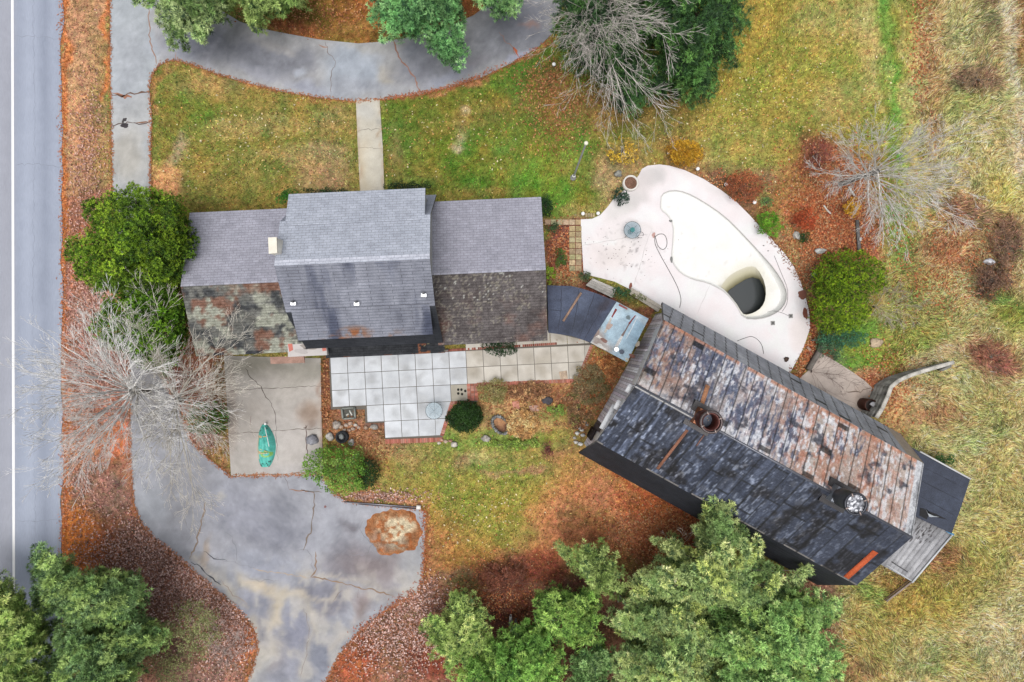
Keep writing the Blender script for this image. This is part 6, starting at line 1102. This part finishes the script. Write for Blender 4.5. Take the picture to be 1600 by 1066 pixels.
nm = NM(); nm.box(W(1464, 578, .1), W(1478, 571, .1), .12, .5, alb((150,148,142))); nm.build("brace", M_wood, wl)
def plank_bench(name, label, P, z, n, rgb):
    P = [np.array(p, float) for p in P]; nm = NM(); rg = np.random.default_rng(int(P[0][0]))
    for k in range(n):
        a, b = k/n, (k+.93)/n; q = [P[0]+(P[3]-P[0])*a, P[1]+(P[2]-P[1])*a, P[1]+(P[2]-P[1])*b, P[0]+(P[3]-P[0])*b]
        nm.prism(Wn(q, z)[:, :2][::-1], z-.05, z+rg.uniform(-.008, .01), alb(np.array(rgb)+rg.uniform(-28, 8)))
    o = thing(name, label, "bench", tuple(W(*np.mean(P, 0)))); nm.build("seat", M_wood, o)
    for f in (.06, .94):
        nm = NM(); q = [P[0]+(P[1]-P[0])*f, P[3]+(P[2]-P[3])*f]; nm.box(W(*q[0], z)*1-Vector((0, 0, z)), W(*q[1], z)-Vector((0, 0, z)), .08, z-.052, alb((150,146,140))); nm.build("leg", M_wood, o)
plank_bench("plank_bench", "low white plank bench beside the black passage roof", [(926,435),(963,451),(957,466),(915,446)], .55, 4, (218,214,208))
plank_bench("plank_bench", "long narrow whitewashed plank bench along the deck edge by the barn", [(986,449),(1034,478),(1028,488),(984,460)], .5, 2, (214,206,194))
nm = NM()
for a, b, wd, h_ in (((1289,527),(1259,577),.2,.5), ((1266,532),(1287,530),.08,.3)): nm.box(W(*a), W(*b), wd, h_, alb((134,128,122)))
solo(nm, "timber_edging", M_wood, "grey weathered timber retaining edge between the maroon litter and the pinkish terrace", "timber")
def rock(x, y, rx, ry, rz, rgb, seed, label, group=None, name="rock", cat="rock", k=1.8):
    nm = NM(); p = W(x, y, 0); s = .0356/1.0; nm.ball((p.x, p.y, rz*.45), (rx*s, ry*s, rz), alb(rgb, k), 9, jit=.32, seed=seed); nm.c = [c*(.8+.4*vnoise(v[:, 0:1]*9, v[:, 1:2]*9+v[:, 2:3]*7, seed)) for c, v in zip(nm.c, nm.v)]
    return solo(nm, name, M_stone, label, cat, group)
for a in [(489,687,9.5,7.5,.26,(150,150,158),1,"smooth grey boulder on the garage pad beside the bright green bush"),
 (1244,368,5,6.5,.2,(226,224,218),2,"white boulder by the tiny dark conifer right of the pool"), (1281,393,9,4,.14,(222,222,218),3,"long white rock above the large yew mound"),
 (1270,430,5,4,.16,(176,180,178),4,"grey rock at the left edge of the large yew mound"), (1544,410,8,5,.2,(220,220,226),5,"pale rock half hidden in the dark meadow brush"),
 (966,272,5.5,5,.18,(158,158,152),6,"grey stone between the yellow shrub and the white ring planter"), (1369,536,10,7,.08,(196,176,150),7,"flat tan stone slab lying in the green grass below the yew mound"),
 (759,685,6,5,.16,(186,180,172),8,"light stone at the foot of the round fire pit"), (500,0+692,0.1,0.1,.02,(150,150,150),9,None),
 (710,694,5,4,.14,(214,208,198),10,"whitish stone below the dark yew ball, next to the brick edge"), (855,625,7.5,6,.14,(86,84,90),11,"dark flat stone in the dry garden bed"),
 (527,664,6,7,.2,(196,186,176),12,"pale upright rock just below the square frame"), (516,682,6,6,.18,(188,184,178),13,"pale rock left of the dark stone bowl"),
 (550,691,5,5,.14,(180,176,170),14,"light rock right of the dark stone bowl"), (556,712,5,4,.15,(196,188,180),15,"light stone above the small dark yew behind the bright bush"), (585,667,6,4,.16,(170,164,158),16,"grey rock at the lowest patio step"),
 (572,668,4,3,.14,(176,150,130),17,"small brownish rock at the lowest patio step")]:
    if a[-1]: rock(*a)
def pile(pts, label, name, rgb, group):
    ORD = ["leftmost", "second from the left", "third from the left", "fourth from the left", "fifth from the left", "sixth from the left", "seventh from the left", "eighth from the left", "rightmost"]
    for i, (x, y, r, c) in enumerate(sorted(pts)): rock(x, y, r, r*.75, r*.03, c, 40+i+int(x), label+", "+(ORD[i] if i < len(pts)-1 else "rightmost"), group, name)
pile([(533,666,3.5,(206,180,160)),(541,664,3.5,(210,190,176)),(548,662,4,(186,160,142)),(556,664,3.5,(214,206,196)),(552,670,3.5,(198,176,160)),(561,668,3,(190,170,156)),(546,672,3,(176,150,134)),(538,672,3,(196,182,170))], "tan rockery stone between patio and green bush", "rockery_stone", None, "rockery stones beside the patio")
pile([(904,668,3.4,(206,204,200)),(909,672,3.4,(226,226,222)),(902,677,3.8,(232,232,228)),(911,680,3.6,(216,214,210)),(917,664,3,(180,176,170)),(900,691,3.6,(222,218,212)),(907,694,4,(230,228,224)),(914,659,3,(196,192,186)),(898,684,3,(190,184,176))], "whitish stone heaped at the barn's west corner", "rubble_stone", None, "stones heaped at the barn corner")
pile([(690,687,3,(200,160,140)),(697,690,3.4,(214,190,170)),(704,689,3,(190,150,130)),(686,692,3,(214,206,190))], "pinkish stone below the slanted brick edge", "edge_stone", None, "stones below the slanted brick edge")
pile([(1371,613,3.5,(196,198,192)),(1367,619,3.5,(170,176,168)),(1364,626,3,(190,190,184))], "grey stone between terrace and curved wall", "wall_stone", None, "stones by the curved wall")
# barrel
br = thing("barrel", "rusty brown open barrel with pale junk in it, against the barn by the curved wall", "barrel", tuple(W(1350, 632)))
nm = NM(); c = W(1348, 631); nm.ring((c.x, c.y), .30, .335, 0, .9, alb((92,58,48)), 24); nm.cyl((c.x, c.y), .3, .5, .7, alb((50,40,38)), 20); nm.build("drum", M_metal, br)
nm = NM(); nm.ball((c.x+.15, c.y+.03, .82), (.17, .13, .12), alb((214,214,218), 1.8), 7, jit=.4, seed=5); nm.build("scrap", M_stone, br)
# square framed window well
fw = thing("window_well", "square grey frame with white scraps inside, beside the patio corner", "frame", tuple(W(545.5, 646)))
q = Wn([(535,638),(555,636.5),(556,653),(537,654)], 0); nm = NM()
for i in range(4): nm.box(q[i], q[(i+1) % 4], .09, .22, alb((150,154,148)))
nm.build("frame", M_wood, fw); nm = NM(); nm.add(q+[0, 0, .03], [[0, 3, 2, 1]], alb((104,104,98))); nm.box(W(546, 641, .03), W(550, 649, .03), .07, .03, alb((232,232,226))); nm.box(W(541, 649, .03), W(545, 647, .03), .08, .03, alb((226,224,214))); nm.build("panel", M_wood, fw)
# dark stone bowl
sb = thing("stone_bowl", "dark round stone bowl with a grey rock on top, above the bright green bush", "bowl", tuple(W(536, 682)))
nm = NM(); c = W(536, 682); nm.ring((c.x, c.y), .24, .34, 0, .38, alb((58,60,64)), 20); nm.cyl((c.x, c.y), .25, .1, .24, alb((46,46,50)), 16); nm.build("bowl", M_stone, sb); nm = NM(); nm.ball((c.x, c.y+.05, .34), (.14, .16, .13), alb((150,154,154)), 7, jit=.3, seed=2); nm.build("rock", M_stone, sb)
# oval stone fire pit
fp = thing("fire_pit", "oval stone ringed fire pit full of rusty ash in the dry garden bed", "fire pit", tuple(W(783, 664)))
nm = NM(); rg = np.random.default_rng(2); ca, sa = math.cos(R(50)), math.sin(R(50))
for k in range(22):
    a = 2*math.pi*k/22; X_, Y_ = 15.5*math.cos(a), 10.5*math.sin(a); p = W(782+X_*ca-Y_*sa, 664+X_*sa+Y_*ca); nm.ball((p.x, p.y, .08), (rg.uniform(.07, .11), rg.uniform(.07, .11), .16), alb(np.array([150,152,152])+rg.uniform(-30, 24), 1.8), 5, jit=.3, seed=k)
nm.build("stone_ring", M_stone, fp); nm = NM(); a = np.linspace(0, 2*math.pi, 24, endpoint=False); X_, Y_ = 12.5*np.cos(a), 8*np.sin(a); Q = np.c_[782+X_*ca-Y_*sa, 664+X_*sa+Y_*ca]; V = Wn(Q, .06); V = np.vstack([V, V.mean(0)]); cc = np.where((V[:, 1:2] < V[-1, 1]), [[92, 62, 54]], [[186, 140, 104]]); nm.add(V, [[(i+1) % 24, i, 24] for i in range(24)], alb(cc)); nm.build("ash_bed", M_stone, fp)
# flat pink flagstones
for i, (x, y, wx, wy, c, lab) in enumerate([(806,633,6,7,(214,150,130),"square salmon pink flagstone in the garden bed"),(834,638,8,5,(196,160,144),"dull pink flagstone right of the salmon one"),(880,586,7,7,(204,182,160),"tan stepping stone at the end of the brick edging"),(894,597,0,0,0,None)]):
    if lab: nm = NM(); nm.prism(Wn([(x-wx,y-wy*.7),(x+wx*.8,y-wy),(x+wx,y+wy*.8),(x-wx*.6,y+wy)])[:, :2][::-1], 0, .06, alb(c)); solo(nm, "flagstone", M_stone, lab, "stone")
# white ring planter
rp = thing("ring_planter", "round white ring planter of bare soil at the deck's north corner", "planter", tuple(W(984, 288)))
c = W(984, 288); nm = NM(); nm.ring((c.x, c.y), .345, .425, 0, .38, alb((232,228,222), 1.7), 36); nm.build("rim", M_conc, rp); nm = NM(); nm.cyl((c.x, c.y), .35, .05, .26, alb((140,108,92)), 24); nm.build("soil", M_ground, rp)
# globe lights
GL = [(865,104,"white globe light on the lawn at the edge of the bare tree's twigs"),(1043,241,"white globe light left of the golden orange mounded shrub"),(1088,266,"white globe light below the golden orange mounded shrub"),(1132,290,"white globe light left of the russet red bush"),(1176,318,"white globe light below the russet red bush"),(910,335.5,"white globe light at the left end of the small stone row"),(933.5,335,"white globe light at the right end of the small stone row")]
for x, y, lab in GL:
    g = thing("globe_light", lab, "garden light", tuple(W(x, y)), "white globe lights around the pool"); c = W(x, y); nm = NM(); nm.ball((c.x, c.y, .30), .105, alb((250,250,250), 1.5), 9); nm.build("globe", M_paint, g, True); nm = NM(); nm.cyl((c.x, c.y), .05, 0, .22, alb((90,90,90)), 10); nm.build("stem", M_metal, g)
# tall pole
lp = thing("light_pole", "tall slim white pole with a round collar, standing on the lawn", "pole", tuple(W(895.5, 278)))
c = W(895.5, 278); nm = NM(); nm.cyl((c.x, c.y), .055, 0, 6.6, alb((196,198,200), 1.7), 12, .04); nm.build("pole", M_paint, lp); nm = NM(); nm.ring((c.x, c.y), .08, .16, 0, .06, alb((150,150,152)), 20); nm.cyl((c.x, c.y), .09, .06, .5, alb((236,236,236), 1.7), 14); nm.build("collar", M_paint, lp); nm = NM(); nm.ball((c.x, c.y, 6.66), .10, alb((240,236,214), 1.6), 8); nm.build("finial", M_paint, lp, True)
# tables
def table(x, y, z, r, label, hub, glass=True):
    t = thing("patio_table", label, "table", tuple(W(x, y)), None); c = W(x, y, z); s_ = np.array([c.x, c.y]); o = NM(); o.cyl(s_, r, z, z+.012, (0, 0, 0), 40); o.build("glass_top", M_glass, t)
    o = NM(); o.ring(s_, r-.012, r+.012, z-.01, z+.02, alb((110,118,122)), 40); o.build("rim", M_metal, t)
    for k in range(4):
        o = NM(); a = math.pi/4+k*math.pi/2; e = np.array([math.cos(a), math.sin(a)]); o.pipe([(*(s_+e*.03), z-.03), (*(s_+e*r*.8), z-.03), (*(s_+e*r*.92), 0)], .013, alb((90,98,104))); o.build("leg", M_metal, t)
    if hub: o = NM(); o.cyl(s_, .15, 0, .12, alb(hub), 20); o.cyl(s_, .13, z+.012, z+.09, alb(hub), 20); o.cyl(s_, .03, .1, z, alb(hub), 10); o.build("umbrella_base", M_metal, t)
    else: o = NM(); o.cyl(s_, .02, z+.012, z+.03, alb((60,70,76)), 12); o.build("umbrella_hole_cap", M_metal, t)
table(988, 359.5, .72, .46, "round clear glass table with a teal umbrella hub, on the white pool deck", (44,110,112)); table(678, 642, .72, .46, "round blue tinted glass table with crossed legs on the white patio slabs", None)
nm = NM(); a = np.linspace(0, 5.2, 22); c = W(998, 369); nm.pipe(np.c_[c.x+.19*np.cos(a), c.y+.17*np.sin(a), np.full(22, .45)], .012, alb((70,74,78)))
ch = thing("wire_chair", "thin dark wire hoop chair tucked at the glass table on the pool deck", "chair", tuple(c)); nm.build("seat_hoop", M_metal, ch)
for k in range(3): o = NM(); a_ = k*2.1; o.pipe([(c.x+.19*math.cos(a_), c.y+.17*math.sin(a_), .45), (c.x+.22*math.cos(a_), c.y+.2*math.sin(a_), .04)], .01, alb((70,74,78))); o.build("leg", M_metal, ch)
def hose(P, r, rgb, name, label, z=.06, cat="hose"):
    Q = Wn(P, z); t = np.linspace(0, len(Q)-1, len(Q)*5); i = np.clip(t.astype(int), 0, len(Q)-2); f = (t-i)[:, None]; g = lambda k: Q[np.clip(k, 0, len(Q)-1)]
    S = .5*((2*g(i))+(-g(i-1)+g(i+1))*f+(2*g(i-1)-5*g(i)+4*g(i+1)-g(i+2))*f**2+(-g(i-1)+3*g(i)-3*g(i+1)+g(i+2))*f**3); nm = NM(); nm.pipe(S, r, alb(rgb)); solo(nm, name, M_paint, label, cat)
hose([(1024,370),(1030,366),(1038,367),(1042,376),(1041,386),(1035,390),(1028,384),(1025,374),(1023,368)], .016, (112,112,110), "garden_hose", "coiled loop of grey hose on the deck beside the pool")
hose([(1023,369),(1024,382),(1031,397),(1041,415),(1052,435),(1060,452),(1064,468),(1062,481)], .016, (112,112,110), "garden_hose", "long curving grey hose running from the coil down to the barn")
hose([(1152,533),(1162,529),(1174,526),(1184,531),(1191,541),(1193,553)], .014, (80,80,80), "cable", "dark curved cable on the deck beside the barn eave", cat="cable")
hose([(1199,488),(1206,486),(1214,487),(1222,489),(1233,494)], .01, (110,108,106), "cable", "thin cord crossing the pool's bottom corner to a square lid", cat="cable")
hose([(1210,400),(1220,425),(1229,447),(1231,462),(1229,476),(1222,487)], .009, (96,94,92), "cable", "thin dark line following the pool rim at its east end", .065, cat="cable")  # dark strip drawn for the shadow gap below the coping
nm = NM(); p = W(1228, 562); nm.ball((p.x, p.y, .08), (.14, .13, .09), alb((96,80,72)), 7, jit=.4, seed=3); solo(nm, "debris", M_stone, "small dark brown lump on the deck near the barn", "debris")
nm = NM()
for x, y, a in ((1264,545,60), (1268,553,20)): nm.box(W(x-3, y-3, .02), W(x+2, y+3, .02), .12, .06, alb((206,176,160) if a == 60 else (180,110,90)))
solo(nm, "loose_brick", M_stone, "pale loose bricks in the maroon litter by the timber edge", "bricks")
# grey plank and white sticks in the leaf litter
nm = NM(); nm.box(W(1338.5, 344, .1), W(1342, 393, .1), .17, .09, alb((128,124,122))); solo(nm, "wooden_plank", M_wood, "long grey weathered plank in the leaf litter below the right bare tree", "plank")
nm = NM(); nm.ball((W(1341, 375).x, W(1341, 375).y, .26), (.09, .11, .07), alb((206,202,200), 1.8), 6, jit=.3, seed=3); solo(nm, "rock", M_stone, "small pale rock resting on the grey plank", "rock")
nm = NM(); nm.pipe([W(1287,321,.08), W(1292,328,.1), W(1298,334,.08)], .05, alb((224,216,206), 1.8)); solo(nm, "birch_stick", M_bark, "short white birch stick in the orange leaves", "stick")
nm = NM(); nm.pipe([W(1326,292,.1), W(1331,299,.14), W(1335,306,.1)], .06, alb((214,208,200), 1.8)); solo(nm, "birch_stick", M_bark, "short thick white stick close under the right bare tree's trunk", "stick")
nm = NM(); nm.pipe([W(318,690,.07), W(311,680,.1), W(303,686,.07)], .035, alb((226,206,190), 1.8)); nm.pipe([W(318,690,.07), W(322,698,.08)], .03, alb((226,206,190), 1.8)); solo(nm, "birch_stick", M_bark, "pale crooked stick beside the bare tree by the garage pad", "stick")
# pale stumps among the pines
st = thing("tree_stump", "split grey dead trunk standing between the bottom pines", "stump", tuple(W(803, 985)))
nm = NM(); rg = np.random.default_rng(5)
for (bx_, by_, tx, ty, h_, r_) in ((800,985,798,962,1.9,.13), (806,988,806,968,1.6,.12), (812,992,822,975,1.5,.07)):
    p0 = np.array(W(bx_, by_, 0)); p1 = np.array(W(tx, ty, h_)); m = (p0+p1)/2+rg.normal(size=3)*.05; nm.tubes([p0, m], [m, p1], [r_, r_*.9], [r_*.9, r_*.5], alb((176,178,182)), 8)
nm.build("trunk", M_bark, st)
nm = NM(); nm.tubes([np.array(W(737,948,0))], [np.array(W(736,931,1.6))], .1, .02, alb((206,208,204)), 7); solo(nm, "tree_stump", M_bark, "small pointed whitish stump above the small yellow green pine", "stump")
nm = NM(); nm.pipe([W(968,930,2.2), W(978,946,3.0)], .05, alb((190,184,176))); nm.pipe([W(965,926,1.8), W(968,930,2.2)], .04, alb((190,184,176))); nm.pipe([W(966,940,0), W(968,930,2.2)], .06, alb((176,168,158))); solo(nm, "dead_snag", M_bark, "thin pale snag right of the tangled brush pile", "snag")
# sand pile
sp = NM(); n = 44; u, v = np.meshgrid(np.linspace(-1, 1, n), np.linspace(-1, 1, n)); u = u.ravel(); v = v.ravel(); k_ = np.maximum(np.abs(u), np.abs(v)); rr = np.hypot(u, v)+1e-9; uu, vv_ = u*k_/rr, v*k_/rr
ang = np.arctan2(vv_, uu); wob = 1+(vnoise(np.cos(ang)*2.4+7, np.sin(ang)*2.4+7, 3)-.5)*.24+(vnoise(np.cos(ang)*7+7, np.sin(ang)*7+7, 4)-.5)*.12; px_ = 616+uu*42*wob; py_ = 831+vv_*36*wob; rad = np.hypot(uu, vv_)
zz = .022+.30*np.clip(1-rad**1.4, 0, 1)*(0.6+.8*vnoise(px_/9, py_/9, 8))*np.clip((1-rad)*6, 0, 1)+.02*vnoise(px_/2, py_/2, 9)*(rad < .97)
cs = paint(px_, py_, (178,122,84), [('e',624,826,17,22,18,.35,(232,216,184),1),('e',604,822,12,12,0,.6,(206,178,146),.9),('e',596,845,14,12,0,.6,(170,142,124),.8),('e',618,845,22,7,30,.5,(150,138,124),.6),('e',600,808,12,9,0,.5,(188,146,110),.8)], 7)
orr = (np.clip((fbm(px_/6, py_/6, 12)-.52)*7, 0, 1)*.8)[:, None]; cs = cs*(1-orr)+np.array([176,104,62])*orr; cs = cs*(.88+.24*vnoise(px_/1.6, py_/1.6, 14))[:, None]
i = np.arange(n-1); I_, J_ = np.meshgrid(i, i); a = (J_*n+I_).ravel(); Vp = Wn(np.c_[px_, py_], 0); Vp[:, 2] = zz; sp.add(Vp, np.c_[a, a+n, a+n+1, a+1], alb(cs)); solo(sp, "sand_pile", M_ground, "round low pile of cream sand ringed with rusty leaves on the asphalt", "sand pile")
# fallen rail with white block
fr = thing("metal_rail", "long low grey metal rail on the asphalt, white block at its right end", "rail", tuple(W(600, 788)))
nm = NM(); nm.box(W(538, 784, .04), W(655, 792.5, .04), .05, .10, alb((176,176,188))); nm.build("rail", M_metal, fr); nm = NM(); nm.box(W(560, 787.5, .04), W(655, 795.5, .04), .04, .06, alb((128,130,142))); nm.build("lower_bar", M_metal, fr); nm = NM(); nm.box(W(651.5, 791.5, .03), W(658, 791.8, .03), .2, .24, alb((244,240,234), 1.7)); nm.build("end_block", M_paint, fr)
# boat under a teal tarpaulin
bt = thing("covered_boat", "small pointed boat wrapped in a wrinkled teal tarpaulin on the garage pad", "boat", tuple(W(415, 695)))
nu, nv = 60, 22; S, T_ = np.meshgrid(np.linspace(0, 1, nu), np.linspace(-1, 1, nv)); S = S.ravel(); T_ = T_.ravel(); Lb = 66
cxp = 414.5+2.5*np.sin(S*math.pi)+(S-.5)*1.0; wl_ = 14.5*np.clip(np.sin(math.pi*np.clip(S*.90+.02, 0, 1)), 0, 1)**.55; px_ = cxp+T_*wl_*np.where(T_ > 0, 1.0, .98); py_ = 663+S*Lb
zz = .05+.5*(1-np.abs(T_)**2.6)*np.sin(math.pi*np.clip(S, .03, .97))**.5+.12*np.exp(-(T_/.12)**2)*(S < .6); wr_ = .05*(vnoise(S*16, T_*3, 5)-.5)+.07*(vnoise(S*5+T_*2, T_*5-S*4, 7)-.5)+.03*np.sin(T_*26)*np.clip(np.abs(S-.5)*2.4-.5, 0, 1); zz = zz+wr_*(1-np.abs(T_)**6)
cs = np.tile([96., 206, 192], (len(S), 1))+((vnoise(S*14, T_*4, 6)-.5)*34)[:, None]; crm = ((T_ < -.62) & (S > .25) & (S < .8) & (vnoise(S*12, T_*2, 9) > .22))[:, None]; cs = np.where(crm, [232, 222, 190], cs)
b2 = (np.abs(S-.27) < .025) & (T_ < -.2); b3 = (np.abs(S-.66-.04*T_) < .035) & (T_ < .1) & (vnoise(S*40, T_*4, 3) > .35); cs = np.where((b2 | b3)[:, None], [226, 206, 160], cs); gn = np.abs(np.hypot((S-.68)/.06, (T_-.25)/.5)-1) < .28; cs = np.where(gn[:, None], [152, 206, 110], cs)
dk = ((vnoise(S*22+3, T_*7, 12) > .72) & ((S > .82) | (S < .2)))[:, None]; cs = np.where(dk, cs*.45, cs)
Vb = Wn(np.c_[px_, py_], 0); Vb[:, 2] = zz; I_, J_ = np.meshgrid(np.arange(nu-1), np.arange(nv-1)); a = (J_*nu+I_).ravel(); nm = NM(); nm.add(Vb, np.c_[a, a+nu, a+nu+1, a+1], alb(cs)); nm.build("tarpaulin", M_cloth, bt, True)
nm = NM(); nm.pipe([W(414, 668, .62), W(420.5, 698, .68)], .022, alb((226,230,228), 1.7)); nm.build("pole", M_paint, bt); nm = NM(); nm.prism(Wn([(412.5,664),(414.5,659.5),(416,664)], .3)[::-1], .2, .32, alb((240,240,240), 1.6)); nm.build("bow_tip", M_paint, bt)
for (a_, b_, rgb) in (((407,683),(416,682),(236,196,140)), ((406,702),(417,706),(226,214,150)), ((405,709),(418,708),(232,216,170))):
    nm = NM(); nm.pipe([W(*a_, .5), W(*b_, .62)], .025, alb(rgb)); nm.build("strap", M_cloth, bt)
